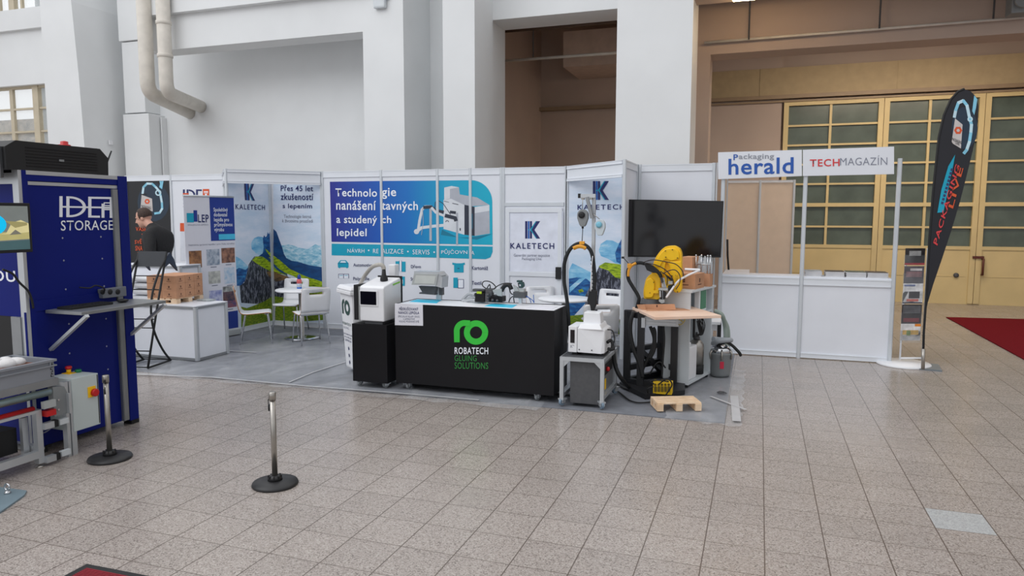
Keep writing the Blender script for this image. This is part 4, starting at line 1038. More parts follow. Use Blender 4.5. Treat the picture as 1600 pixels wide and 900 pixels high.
for pts in ([(180,560,.06),(80,560,.1),(-40,600,.12),(-100,640,.1)], [(150,500,.06),(60,480,.1),(-20,520,.12),(-90,600,.12)], [(160,610,.02),(60,600,.06),(-60,640,.08)]): pt(mb, cgh(pts), YH, .016, 8)
mb.build('supply_hose', mat('hose_silver', (186,190,194), .35, metal=.4), t)

# plinth with glue melter
YP = 6.46
x0, x1 = W(550.5, 540, 'Y', YP).x, W(604.5, 540, 'Y', YP).x; z1 = W(575, 507, 'Y', YP).z; z0 = W(575, 597, 'Y', YP).z
t = thing('black_plinth', 'black box plinth on casters under the white glue unit', 'plinth', ((x0+x1)/2, YP+.2, .016))
MB().box(x0, x1, YP, YP+.42, z0, z1).build('body', black, t)
for x, y in ((x0+.06, YP+.04), (x1-.05, YP+.05), (x0+.06, YP+.36), (x1-.05, YP+.36)): caster(t, x, y, random.uniform(-.6, .6), z0, .033)
ZP = z1
YM = YP+.03
xm0, xm1 = W(561.5, 470, 'Y', YM).x, W(599.5, 470, 'Y', YM).x
mz0 = ZP+.03; mzf = W(580, 447, 'Y', YM).z; 
yb2 = W(627.5, 490, 'X', xm1).y; mzb = W(628, 433, 'X', xm1).z
t = thing('glue_melter', 'white glue melter with black screen on the black plinth', 'glue machine', ((xm0+xm1)/2, YM+.2, ZP))
mb = MB(); prof = [(YM, mz0), (YM, mzf-.02), (YM+.03, mzf), (yb2-.02, mzb), (yb2, mzb-.03), (yb2, mz0)]
mb.prism([(xm0, y, z) for y, z in prof], (xm1-xm0, 0, 0)); mb.build('housing', white_pl, t, bevel=.012)
MB().box(xm0-.055, xm0-.012, YM-.02, YM+.3, mz0+.01, mzf+.01, None, .006).build('door_edge', black_matt, t)
MB().box(xm0-.012, xm0+.0, YM+.0, YM+.3, mz0, mzf-.01).build('side_plate', grey_lt, t)
mb = MB(); pb(mb, 563, 587.5, 456, 475.5, YM-.012, .012, .002); mb.build('screen', screen_black, t)
mb = MB(); pb(mb, 562, 590, 454.5, 477.5, YM-.008, .01, .002); mb.build('screen_frame', white_pl, t)
mb = MB(); mb.box(xm0, xm1+.006, yb2+.001, yb2+.02, mz0, mzb+.012, None, .004); mb.build('back_cover', black_matt, t)
yg = W(612, 443, 'X', xm1).y
a = W(614, 445.5, 'X', xm1+.002); b = W(625, 441, 'X', xm1+.002)
MB().prism([(xm1+.002, a.y, a.z-.005), (xm1+.002, b.y, b.z-.005), (xm1+.002, b.y, b.z+.012), (xm1+.002, a.y, a.z+.012)], (.001,0,0)).build('status_strip', mat('status_lime', (132,206,60), .4), t)
MB().box(xm0+.05, xm1-.03, YM+.02, YM+.35, ZP, mz0).build('foot', grey_dk, t)
yc = YM+.22; cxm = W(600, 436, 'Y', yc).x; zc_ = W(600, 434, 'Y', yc).z
MB().lathe((cxm, yc, 0), [(.042,zc_-.03),(.04,zc_),(.024,zc_+.03),(.018,zc_+.10),(.0,zc_+.105)], 18).build('hose_socket', black_rub, t)
mb = MB(); mb.tube([(cxm, yc, zc_+.09), W(599, 417, 'Y', yc), W(594, 413.5, 'Y', yc), W(582, 417, 'Y', yc+.08), W(572, 428, 'Y', yc+.25), W(566, 438, 'Y', yc+.36), W(563, 444, 'Y', yc+.42)], .022, 12, res=6)
o = mb.build('feed_hose', mat('hose_beige_grey', (178,174,166), .5, var=.1, scale=60)); tag(o, 'grey feed hose arching from the wheelie bin to the white glue melter', 'hose')
t2 = MB(); pb(t2, 607, 617, 413.5, 434, yc+.25, .1, .01); t2.build('filter_box', white_pl, t)

# wheelie bin
rot = math.radians(-38)
nc = G(551, 588); fd = Vector((-math.cos(-rot), math.sin(-rot), 0))
cb = Vector((nc.x, nc.y, 0)) + Vector((-.62*-.22, .79*.22, 0)) + Vector((-.79, .62, 0))*.15
t = thing('wheelie_bin', 'white wheelie bin with dark ro logo, left of the black plinth', 'bin', (cb.x, cb.y, .018), rot)
def frus(mb, w0, d0, z0, w1, d1, z1):
    a = [Vector(p) for p in ((-w0,-d0,z0),(w0,-d0,z0),(w0,d0,z0),(-w0,d0,z0))]; b = [Vector(p) for p in ((-w1,-d1,z1),(w1,-d1,z1),(w1,d1,z1),(-w1,d1,z1))]
    v = mb._new(a+b)
    for q in ((0,3,2,1),(4,5,6,7),(0,1,5,4),(1,2,6,5),(2,3,7,6),(3,0,4,7)): mb.face([v[i] for i in q])
    return mb
hb = .94
bb = frus(MB(), .155, .19, .03, .20, .235, hb).build('body', white_pl, t, local=True, bevel=.03)
mb = MB(); frus(mb, .225, .26, hb-.035, .225, .26, hb+.012); mb.build('rim', white_pl, t, local=True, bevel=.01)
mb = MB(); frus(mb, .228, .265, hb+.014, .20, .235, hb+.06); mb.build('lid', white_pl, t, local=True, bevel=.015)
mb = MB(); mb.tube([(-.19, .23, .09), (-.15, .23, .09)], .09, 18); mb.tube([(.15, .23, .09), (.19, .23, .09)], .09, 18); mb.build('wheel', black_rub, t, local=True)
# print on the front face of the bin (its slope followed)
Mb = WM[t.name]
def bf(u, z): return Mb @ Vector((u, -(.19+(.045)*(z-.03)/(hb-.03))-.004, z))
def bin_poly(mm, polys, name):
    mb = MB()
    for p in polys: mb.poly([bf(u, z) for u, z in p])
    return mb.build(name, mm, bb, norm=False)
dgreen = mat('ink_pine_green', (36,72,66), .5)
S = .0048
rr = [[(x*S-.02, .75-y*S) for x, y in q] for q in ring_pts(12, 0, 9, 18, 0, 2*PI, 28)]+[[(x*S-.02, .75-y*S) for x, y in q] for q in ring_pts(-6, -2, 8, 17, PI/2, PI, 10)]+[[(x*S-.02, .75-y*S) for x, y in R_(-23,-2,-14,17)]]
bin_poly(dgreen, rr, 'logo')
def bt(body, u0, u1, z0, z1, m, bold=0):
    o = bf(u0, z0); return lettering_at('lettering', body, bb, o, bf(u1, z0)-o, bf(u0, z1)-o, m, bold)
bt('ROBATECH', -.14, .12, .545, .575, dgreen, .01); bt('GLUING', -.13, .05, .50, .525, inkgrey)
bt('AUTOMATICKÉ', -.14, .14, .43, .45, inkblue, .01); bt('PLNĚNÍ', -.11, .11, .395, .415, inkblue, .01); bt('LEPIDLA', -.10, .10, .355, .378, inkblue, .01)
bin_poly(inkblue, [[(-.01,z),(.02,z+.02),(.0,z+.05),(-.02,z+.03)] for z in (.25,.17,.09)], 'arrow_marks')

# cart with second glue unit
YK = 6.44
kx0, kx1 = W(878, 600, 'Y', YK).x, W(941, 600, 'Y', YK).x; kz = W(910, 559, 'Y', YK).z; ky1 = W(965, 546, 'X', kx1+.02).y
ky1 = min(max(ky1, YK+.45), YK+.62)
t = thing('equipment_cart', 'aluminium profile cart on casters carrying a dark grey box', 'cart', ((kx0+kx1)/2, (YK+ky1)/2, .016))
s = .036
for x in (kx0, kx1):
    for y in (YK, ky1):
        mb = MB(); mb.box(x-s/2, x+s/2, y-s/2, y+s/2, .085, kz); mb.box(x-.004, x+.004, y-s/2-.002, y+s/2+.002, .09, kz-.03); mb.build('upright', alu, t)
        caster(t, x, y, random.uniform(-.7,.7), .085, .034, mat('caster_blue_grey', (120,140,158), .5))
mb = MB()
for y in (YK, ky1): mb.box(kx0-s/2, kx1+s/2, y-s/2, y+s/2, kz-s, kz)
for x in (kx0, kx1): mb.box(x-s/2, x+s/2, YK, ky1, kz-s, kz)
for x in (kx0, kx1): mb.box(x-s/2, x+s/2, YK, ky1, .10, .10+s)
for sx, x in ((1, kx0+s/2), (-1, kx1-s/2)): mb.prism([(x, YK-.01, kz-s), (x+sx*.06, YK-.01, kz-s), (x, YK-.01, kz-s-.06)], (0,.02,0))
mb.build('frame', alu, t)
MB().box(kx0, kx1, YK, ky1, kz, kz+.008).build('shelf_plate', grey_dk, t)
mb = MB(); xk0 = W(890.5, 600, 'Y', YK+.03).x
mb.box(xk0, kx1-.03, YK+.03, ky1-.03, .04, kz-.045, None, .006)
bx = mb.build('control_box', grey_dk, t)
mb = MB(); mb.box(kx1-.03, kx1-.012, YK+.05, ky1-.05, .06, kz-.06); mb.build('side_panel', alu_dark, bx)
mb = MB(); mb.box(kx1-.012, kx1-.006, YK+.10, ky1-.12, .30, .40); mb.build('switch_panel', black_matt, bx)
mb = MB(); mb.lathe((kx1-.006, YK+.22, .35), [(.022,0),(.022,.02),(.014,.03)], 14, Matrix.Rotation(PI/2, 4, 'Y')); mb.build('main_switch', red_pl, bx)
MB().box(kx1-.012, kx1-.008, YK+.16, YK+.22, .16, .26).build('warning_label', yellow_s, bx)
yM2 = YK+.06
t = thing('glue_melter', 'white glue unit with hopper neck on the aluminium cart', 'glue machine', ((kx0+kx1)/2, yM2+.1, kz+.008))
u0, u1 = W(888, 530, 'Y', yM2).x, W(944, 530, 'Y', yM2).x; um = W(902, 530, 'Y', yM2).x
zb0 = kz+.035; zt0 = W(920, 513, 'Y', yM2).z; 
mb = MB(); dpt = .30
mb.prism([(um, yM2, zb0), (u1-.03, yM2, zb0), (u1, yM2+.03, zb0), (u1, yM2+.03, zt0-.02), (u1-.03, yM2+.0, zt0), (um, yM2, zt0)], (0, dpt, 0)); mb.build('housing', white_pl, t, bevel=.008)
MB().prism([(um+.003, yM2-.004, zt0-.012), (u1-.02, yM2-.004, zt0-.012), (u1-.05, yM2+.03, zt0+.035), (um+.02, yM2+.03, zt0+.035)], (0, dpt-.02, 0)).build('lid', white_pl, t, bevel=.008)
MB().box(u0, um-.003, yM2-.002, yM2+dpt, zb0, zt0+.012, None, .006).build('control_column', white_pl, t)
mb = MB(); pb(mb, 891, 897.8, 515.5, 535.5, yM2-.006, .006, .001); mb.build('display', screen_black, t)
art('logo', t, ('Y', yM2-.002), [(inkgrey, q) for q in ring_pts(895, 541, 1.6, 2.2, 0, PI*1.5, 10)] + [(inkgrey, R_(891.5,539,892.3,543.5))], off=.001)
mb = MB(); yy = yM2+.10; a = W(911, 505, 'Y', yy); b = W(938, 489, 'Y', yy)
mb.prism([(a.x, yy, a.z-.03), (b.x+.01, yy, a.z-.03), (b.x-.003, yy, b.z), (a.x+.008, yy, b.z)], (0, .14, 0)); mb.build('hopper_neck', white_pl, t, bevel=.006)
mb = MB()
for x in (u0+.03, u1-.06): mb.box(x, x+.05, yM2+.03, yM2+dpt-.03, kz+.008, zb0)
for x in (um+.02, um+.14): mb.lathe((x, yM2, zb0+.03), [(.006,0),(.006,.003)], 10, Matrix.Rotation(PI/2, 4, 'X'))
mb.build('foot', black_matt, t)
mb = MB(); pt(mb, [(949,515,.1),(957,517,.12),(960,530,.12),(956,545,.1)], yM2, .006, 6); pt(mb, [(949,535,.1),(955,532,.14),(958,545,.1),(950,545,.06)], yM2, .016, 8); mb.build('rear_hose', black_rub, t)
# balancer post
YB = YK+.52
bxp = W(926.5, 400, 'Y', YB).x; ztop = W(926, 303, 'Y', YB).z
t = thing('balancer_post', 'slim aluminium post with crossarm rising behind the cart', 'post', (bxp, YB, .018))
mb = MB(); mb.box(bxp-.016, bxp+.016, YB, YB+.032, .018, ztop); mb.build('column', alu, t)
mb = MB(); pb(mb, 906, 930, 303, 309, YB-.034, .034); mb.build('crossarm', alu, t)
mb = MB(); pb(mb, 903, 907, 302.5, 309.5, YB-.036, .038); mb.build('end_cap', black_matt, t)
mb = MB(); mb.bar(W(917,308,'Y',YB-.05), W(925,341,'Y',YB-.05), .03, .03); mb.build('strut', alu_dark, t)
mb = MB(); pb(mb, 908, 913, 309, 312, YB-.03, .03); mb.build('hook_eye', steel, t); mb = MB(); pb(mb, 921, 925, 309, 312, YB-.03, .03); mb.build('hook_eye', steel, t)
def balancer(label, px, py, s, m1, m2, top):
    v = W(px, py, 'Y', YB-.05); t = thing('spring_balancer', label, 'spring balancer', (v.x, v.y, v.z))
    f = lambda pts: [(px+x*s, py+y*s) for x, y in pts]
    body = [(8*math.cos(a*PI/8), -8*math.sin(a*PI/8)) for a in range(-1, 10)]
    mb = MB(); pp(mb, f([(-8.5,3)]+[(8.5*math.cos(PI-a*PI/9), -2-9*math.sin(a*PI/9)) for a in range(10)]+[(8.5,3),(5,13),(3,16),(-3,16),(-5,13)]), YB-.08, .05); b_ = mb.build('housing', m1, t, bevel=.006)
    mb = MB(); c = W(px-1*s, py-2*s, 'Y', YB-.08); rr = (W(px+5*s, py, 'Y', YB-.08)-W(px, py, 'Y', YB-.08)).length
    mb.lathe(c, [(rr,0),(rr,.012),(rr*.4,.016)], 20, Matrix.Rotation(PI/2, 4, 'X')); mb.build('drum_cover', m2, t)
    mb = MB(); pt(mb, [(top[0], top[1]), (px, py-11*s)], YB-.05, .004, 6, 0); mb.build('hook', steel, t)
    return t
t = balancer('dark round spring balancer hanging from the post crossarm above the hose', 910, 338, 1, grey_md, black_matt, (910.5, 310))
mb = MB(); pt(mb, [(910.5,352),(910.5,357)], YB-.055, .011, 10, 0); pt(mb, [(910.5,357),(909.5,379)], YB-.055, .004, 6, 0); mb.build('cable', black_matt, t)
balancer('pale spring balancer with blue marks hanging tilted right of the post', 937, 353, .95, mat('balancer_pale', (196,206,212), .3), mat('balancer_blue', (120,184,206), .4), (925, 333))
# padded hose loop with glue gun
YL = YK+.42
t = thing('heated_hose', 'black padded hose looping up to the balancer and down to a glue gun', 'hose', (W(888, 500, 'Y', YL).x, YL, kz))
mb = MB(); pt(mb, [(897,548,.05),(891,535,.05),(888.5,500),(886,470),(881.5,440),(881.5,415),(886,398),(894,386),(905,380.5),(915,383.5),(923,392),(927,408),(929,435),(928,458)], YL, .0185, 14, 6); mb.build('sleeve', mat('hose_sleeve_black', (30,33,36), .8, var=.15, scale=50, bump=.2), t)
mb = MB()
for k in range(9):
    y_ = 405+k*6; pt(mb, [(925.5+min(k*.4,2.2), y_), (926+min(k*.4,2.2), y_+1.6)], YL, .0205, 14, 0)
mb.build('hose_ties', black_rub, t)
mb = MB(); pt(mb, [(896,387.5),(904,384.5),(912,385.5),(916,388)], YL, .023, 10); pb(mb, 905, 913, 377, 382, YL-.02, .03, .004); mb.build('hose_clamp', mat('clamp_amber', (232,162,44), .4), t)
mb = MB(); pp(mb, [(920,455),(925,452),(932,455),(931,476),(926,489),(924,490),(922,478),(917,470),(919,462)], YL-.03, .05); mb.build('glue_gun', black_matt, t, bevel=.004)
mb = MB(); pt(mb, [(926,400),(923.5,430),(923,455)], YL-.03, .004, 6); mb.build('cable', white_pl, t)
# floor cables
for pts, lab, r in (([(957,540),(962,570),(975,596),(985,608),(1000,612)], 'thick black cable dropping from the cart to the robot stand', .022), ([(952,606),(968,617),(985,630),(1005,633),(1030,628),(1043,612)], 'thin black cable on the carpet in front of the robot stand', .008), ([(955,602),(968,606),(980,612),(1000,616)], 'black cable bundle on the floor beside the cart', .014)):
    P = []
    for i, (x, y) in enumerate(pts):
        v = G(x, y); P.append(Vector((v.x, v.y, .016+r)))
    if r > .02:
        P = [W(957,540,'Y',YK+.5), W(961,570,'Y',YK+.52), W(970,590,'Y',YK+.5)] + [Vector((p.x, p.y, .016+r)) for p in (G(985,612), G(1000,616))]
    o = MB().tube(P, r, 8, res=6).build('floor_cable', black_rub); tag(o, lab, 'cable')
# ------------------------------------------------------------------ robot station
CZ = .018
t = thing('robot_stand', 'black steel robot stand with heavy base plate', 'stand', (-.95, 7.35, CZ)); stand_t = t
st_m = mat('black_steel_paint', (26,27,31), .45, var=.06)
fp = [G(979, 606), G(1000, 611), G(1052, 607), G(1031, 594)]
ZT = .83
for p in fp:
    mb = MB(); mb.box(p.x-.034, p.x+.034, p.y-.034, p.y+.034, CZ+.04, ZT); mb.build('leg', st_m, t)
mb = MB()
for a, b in ((0,1),(1,2),(2,3),(3,0)):
    A, B = fp[a], fp[b]
    for z in ((ZT-.04, .22) if a != 1 else (ZT-.04,)): 
        if z < .3 and a == 0: continue
        mb.bar((A.x, A.y, z), (B.x, B.y, z), .06, .06)
    mb.bar((A.x, A.y, CZ+.07), (B.x, B.y, CZ+.07), .05, .05)
mb.bar((fp[1].x, fp[1].y, .42), (fp[3].x, fp[3].y, CZ+.1), .05, .05)
mb.bar((fp[0].x, fp[0].y, .40), (fp[3].x, fp[3].y, .40), .05, .05)
mb.build('stand_frame', st_m, t)
bpz = [G(968, 606), G(1008, 626), G(1070, 619), G(1070, 606), G(1030, 590)]
MB().prism([Vector((p.x, p.y, CZ)) for p in bpz], (0,0,.045)).build('base_plate', st_m, t)
TZ = .82
tp = [W(1023, 500, 'Z', TZ), W(1127, 497, 'Z', TZ), W(1079, 482, 'Z', TZ), W(988, 484, 'Z', TZ)]
mb = MB(); mb.prism([p-Vector((0,0,.0)) for p in tp], (0,0,.028))
o = mb.build('wooden_table_top', wood, bevel=.003); tag(o, 'pale beech board forming the table top of the robot stand', 'table top')
# frame under the board
c = (tp[0]+tp[1]+tp[2]+tp[3])/4
mb = MB(); pb(mb, 1006, 1060, 497, 508, fp[1].y-.02, .30); 
um_ = mb.build('drive_box', white_pow, t)
mb = MB(); pb(mb, 1002, 1008, 497, 512, fp[1].y-.05, .06); pb(mb, 1009, 1056, 500.5, 501.5, fp[1].y-.024, .01); pb(mb, 1009, 1056, 505, 506.5, fp[1].y-.024, .01); mb.build('profile', alu, um_)
for pts, r, m, nm in (([(1016,510),(1022,530),(1017,550),(1005,575),(1000,595)], .017, black_rub, 'cable'), ([(1036,500),(1038,530),(1036,560),(1034,590)], .010, black_rub, 'cable'), ([(1020,512),(1023,520),(1022,545),(1015,560)], .02, black_rub, 'cable'), ([(1015,585),(1024,570),(1032,566),(1040,575)], .008, black_rub, 'cable'),
                      ([(1055,500,-.02),(1063,496,-.02),(1070,500,-.02),(1064,507,-.02),(1056,505,-.02),(1060,499,-.03),(1067,503,-.03)], .005, mat('wire_yellow', (200,180,90), .5), 'wire')):
    mb = MB(); pt(mb, pts, fp[1].y+.03, r, 8, 6); mb.build(nm, m, t)
mb = MB(); pt(mb, [(990,488,.02),(986,500),(985,520),(990,545),(998,566),(1004,590)], fp[1].y-.02, .021, 10, 6); mb.build('cable_sleeve', black_rub, t)
yq = bpz[1].y+.08
mb = MB(); pb(mb, 1020, 1050, 598, 615, yq, .10, .006); o = mb.build('connector_box', mat('connector_yellow', (232,190,20), .45), t)
mb = MB(); 
for k in range(5): 
    pb(mb, 1022+k*5.2, 1026+k*5.2, 604, 612, yq-.012, .012, .002)
    mb.lathe(W(1024+k*5.2, 601, 'Y', yq), [(.012,0),(.012,.006)], 10, Matrix.Rotation(PI/2, 4, 'X'))
mb.build('connector_socket', mat('connector_dark', (96,80,20), .5), o)
mb = MB()
for pts in ([(1021,604,-.03),(1012,608,-.04),(1014,616,-.02),(1024,616,-.03)], [(1030,600,-.02),(1042,592,-.05),(1050,600,-.04),(1044,612,-.04),(1036,622,-.03)], [(1022,600),(1016,596),(1026,594),(1045,596)]): pt(mb, pts, yq, .007, 8, 6)
mb.build('cable', black_rub, o)

# mounting plate for the robot
# robot on the board
RZ = TZ+.028
YRb = 7.55; RZ0 = RZ; RZ = W(1020, 474.5, 'Y', YRb).z
def fr(x, y): return (980+x/8.18, 380+y/8.18)
def F(pts): return [fr(*p) for p in pts]
rbase = W(1021, 478, 'Y', YRb)
MB().box(rbase.x-.15, rbase.x+.15, YRb-.15, YRb+.15, ZT-.01, RZ-.0005).build('mount_plate', st_m, stand_t)
t = thing('industrial_robot', 'yellow six axis robot arm bent over, behind the wooden board', 'robot', (rbase.x, YRb, RZ))
def smooth_poly(pts, it=2):
    for it_ in range(2):
        k1 = (.84, .74)[it_]; k2 = 1-k1
        q = []
        for a, b in zip(pts, pts[1:]+pts[:1]): q += [(a[0]*k1+b[0]*k2, a[1]*k1+b[1]*k2), (a[0]*k2+b[0]*k1, a[1]*k2+b[1]*k1)]
        pts = q
    return pts
zr0 = W(1020, 467.5, 'Y', YRb).z
mb = MB(); rc = W(1017, 470, 'Y', YRb)
mb.lathe((rc.x, YRb, 0), [(.125,RZ),(.125,RZ+.012),(.112,RZ+.016),(.112,zr0),(.09,zr0+.01)], 28); mb.build('robot_base', grey_dk, t)
mb = MB(); pp(mb, smooth_poly(F([(205,650),(208,590),(235,460),(290,395),(420,385),(425,540),(425,725),(215,725)])), YRb-.07, .15); mb.build('turret', yellow, t, bevel=.014)
mb = MB(); pp(mb, smooth_poly(F([(215,610),(245,470),(300,440),(345,480),(350,560),(330,700),(220,700)])), YRb-.10, .05); mb.build('turret_cover', yellow, t, bevel=.012)
mb = MB(); pp(mb, smooth_poly(F([(300,455),(330,260),(370,170),(430,90),(490,40),(600,32),(668,70),(692,130),(695,300),(560,330),(520,250),(490,240),(478,330),(450,440),(390,470)]), 2), YRb-.055, .13); mb.build('upper_arm', yellow, t, bevel=.014)
mb = MB(); pp(mb, F([(440,180),(570,180),(585,420),(520,450),(440,440),(390,400)]), YRb-.02, .09); mb.build('elbow_joint', yellow, t, bevel=.01)
mb = MB(); pp(mb, smooth_poly(F([(385,190),(440,110),(500,70),(600,60),(660,110),(670,200),(560,230),(500,200),(450,230),(420,300),(350,300)]), 2), YRb-.075, .03); mb.build('elbow_cover', yellow, t, bevel=.01)
mb = MB(); pp(mb, F([(545,230),(690,230),(694,300),(692,590),(684,618),(664,634),(612,634),(592,618),(586,580),(575,430),(548,400)]), YRb-.075, .13); fo = mb.build('forearm', yellow, t, bevel=.012)
mb = MB()
for x, y in ((485,98),(490,180),(640,190),(575,85),(338,500),(290,635),(570,420),(640,625)): mb.lathe(W(*fr(x,y), 'Y', YRb-.102), [(.005,0),(.005,.03)], 8, Matrix.Rotation(PI/2, 4, 'X').inverted())
mb.build('bolt', black_matt, t)
mb = MB(); pp(mb, F([(475,400),(520,410),(580,470),(580,600),(540,615),(500,560),(480,480)]), YRb-.09, .05); pp(mb, F([(330,605),(400,595),(400,640),(330,640)]), YRb-.10, .06); wr = mb.build('wrist', mat('robot_yellow', (246,196,8)), t)
mb = MB(); pp(mb, F([(520,545),(590,530),(575,610),(530,615)]), YRb-.14, .06); pp(mb, F([(480,395),(560,450),(590,475),(570,490),(500,430)]), YRb-.13, .04); pp(mb, F([(415,600),(440,600),(445,720),(420,715)]), YRb-.13, .04); pp(mb, F([(455,600),(500,640),(480,715),(455,715)]), YRb-.13, .04); mb.build('gripper_body', black_matt, t)
mb = MB(); pp(mb, F([(525,485),(578,485),(578,525),(525,525)]), YRb-.15, .03); pp(mb, F([(400,575),(520,575),(520,605),(400,600)]), YRb-.14, .05); pp(mb, F([(440,510),(465,510),(468,560),(445,560)]), YRb-.14, .03); pp(mb, F([(405,720),(475,720),(475,760),(440,770),(405,745)]), YRb-.14, .05); pp(mb, F([(410,610),(430,610),(432,690),(412,690)]), YRb-.15, .02); mb.build('nozzle', grey_lt, t)
mb = MB(); pp(mb, F([(405,400),(430,390),(465,500),(440,510)]), YRb-.15, .035); mb.build('heater_barrel', mat('barrel_dark', (70,72,76), .35, metal=.5), t)
PRf = ('Y', YRb-.0755)
T('lettering', 'FANUC', fo, PRf, *[0]*0, 1056.2, 1059, 428, 440, mat('robot_print', (150,116,10), .5), 0, off=.002) if False else None
a = onp(*fr(655, 400), PRf, .002); b = onp(*fr(655, 510), PRf, .002); d = onp(*fr(615, 510), PRf, .002)
lettering_at('lettering', 'FANUC', fo, b, a-b, d-b, mat('robot_print', (170,128,10), .5))
# hose along the robot
t2 = thing('heated_hose', 'black hose with amber clamp arching to the yellow robot', 'hose', (W(998, 480, 'Y', YRb).x-.1, YRb-.1, RZ))
mb = MB(); pt(mb, [(994,484,.05),(998,470),(997,462),(988,447),(982,436),(981,424),(985,416),(991,412),(1000,410.5),(1007,412)], YRb-.14, .0185, 12, 6); mb.build('sleeve', MATS['hose_sleeve_black'], t2)
mb = MB(); pp(mb, F([(215,270),(240,250),(330,290),(400,350),(400,380),(330,380),(250,345)]), YRb-.16, .05); pt(mb, [(1012,415),(1022,421),(1030,427),(1033,433)], YRb-.14, .02, 8); mb.build('hose_connector', black_matt, t2, bevel=.004)
mb = MB(); pt(mb, [(981.5,432),(982.5,422),(987,415),(994,411)], YRb-.165, .013, 8); pb(mb, 980, 986, 412, 419, YRb-.18, .04, .004); mb.build('hose_clamp', MATS['clamp_amber'], t2)
mb = MB(); pt(mb, [(984,414),(978,407),(973,402)], YRb-.14, .004, 6); pb(mb, 971, 975, 401, 404, YRb-.15, .02); mb.build('hanger_cable', black_matt, t2)
mb = MB()
for pts in ([(1005,410),(1020,406),(1040,409),(1056,413),(1066,423),(1068,432)], [(1008,411),(1025,414),(1040,422),(1050,434),(1053,446)], [(1035,428),(1045,423),(1055,422),(1062,430),(1062,442),(1056,452)], [(1032,424),(1042,432),(1042,446)]): pt(mb, pts, YRb-.17, .0055, 6, 6)
mb.build('cable', mat('cable_dark', (44,36,34), .5), t2)
o = MB(); pt(o, [(1041,465),(1050,452),(1060,439),(1075,430),(1091,423),(1092,421.5),(1082,421),(1070,420.5)], YRb-.15, .011, 10, 6); o = o.build('air_tube', white_pl); tag(o, 'white air tube curving from the robot tool up to the right', 'hose')
# cardboard blank on the board
mb = MB(); a = [(1012,475.5),(1052,475),(1052,485),(1012,485)]
yc = (c.y-.02)-.16
mb.prism([W(1010,486,'Z',RZ0), W(1078,485,'Z',RZ0), W(1062,480.5,'Z',RZ0), W(1010,482,'Z',RZ0)], (0,0,.004)); pp(mb, [(1007,475.5),(1054,475),(1056,484),(1010,485.5)], W(1040,485,'Z',RZ0).y, .004); pp(mb, [(995,476),(1007,475.5),(1010,485),(997,482)], W(1000,484,'Z',RZ0).y, .004)
o = mb.build('cardboard_blank', card); tag(o, 'folded cardboard blank standing on the wooden board below the robot', 'cardboard')
art('carton_mark', o, ('Y', W(1040,485,'Z',RZ0).y), [(card_dk, R_(1025.5,476.5,1027.5,480))], off=.001)
mb = MB(); q = W(1056, 481, 'Z', RZ0); mb.cbox((q.x, q.y+.02, q.z+.02), (.10, .05, .035), None, .004); mb.cbox((q.x+.03, q.y+.02, q.z+.045), (.04, .04, .02), None, .004); o = mb.build('clamp_block', black_matt); tag(o, 'small black clamp on the wooden board beside the cardboard blank', 'clamp')

# pallet in front
def pallet(name, label, M, w, d, h, m, n=5):
    t = thing(name, label, 'pallet', M.to_translation(), M.to_euler().z)
    sl = h*.16
    for k in range(n):
        y = -d/2 + (k+.5)*d/n
        MB().box(-w/2, w/2, y-d/n*.38, y+d/n*.38, h-sl, h).build('top_slat', m, t, local=True)
    for x in (-1, 0, 1):
        mb = MB(); xx = x*(w/2-w*.07); ww = w*.07 
        for y in (-d/2+d*.1, 0, d/2-d*.1): mb.box(xx-ww, xx+ww, y-d*.1, y+d*.1, sl, h-2*sl)
        mb.box(xx-ww, xx+ww, -d/2, d/2, 0, sl); mb.box(xx-ww, xx+ww, -d/2, d/2, h-2*sl, h-sl); mb.build('skid', m, t, local=True)
    return t
a, b, c_ = G(1027, 646), G(1096, 645), G(1013, 631)
fa = (b-a).normalized(); ang = math.atan2(fa.y, fa.x); w_ = (b-a).length; d_ = .26
cc = (a+b)/2 + Vector((-fa.y, fa.x, 0))*d_/2
pallet('small_pallet', 'small pale wooden pallet on the carpet in front of the robot', Matrix.Translation((cc.x, cc.y, CZ)) @ Matrix.Rotation(ang, 4, 'Z'), w_, d_, .078, pine)

# television
YT = 9.2
t = thing('television', 'large black flat television in front of the plain white wall', 'television', (W(1054, 402, 'Y', YT).x, YT, W(1054, 402, 'Y', YT).z))
mb = MB(); mb.prism([W(980,311.5,'Y',YT), W(1130.5,314,'Y',YT), W(1126,402.5,'Y',YT), W(977,401.5,'Y',YT)], (0,.05,0)); tb = mb.build('casing', black_matt, t, bevel=.004)
mb = MB(); mb.prism([W(981.5,313.3,'Y',YT-.002), W(1129,315.6,'Y',YT-.002), W(1124.7,400,'Y',YT-.002), W(978.6,399,'Y',YT-.002)], (0,.002,0)); mb.build('screen', screen_black, t)
v = W(1054, 360, 'Y', YT); mb = MB(); mb.box(v.x-.2, v.x+.2, YT+.05, YT+.08, v.z-.2, v.z+.2); mb.box(v.x-.05, v.x+.05, YT+.08, YW-.01, v.z-.06, v.z+.06); mb.box(v.x-.15, v.x+.15, YW-.03, YW-.008, v.z-.15, v.z+.15); mb.build('wall_bracket', st_m, t)

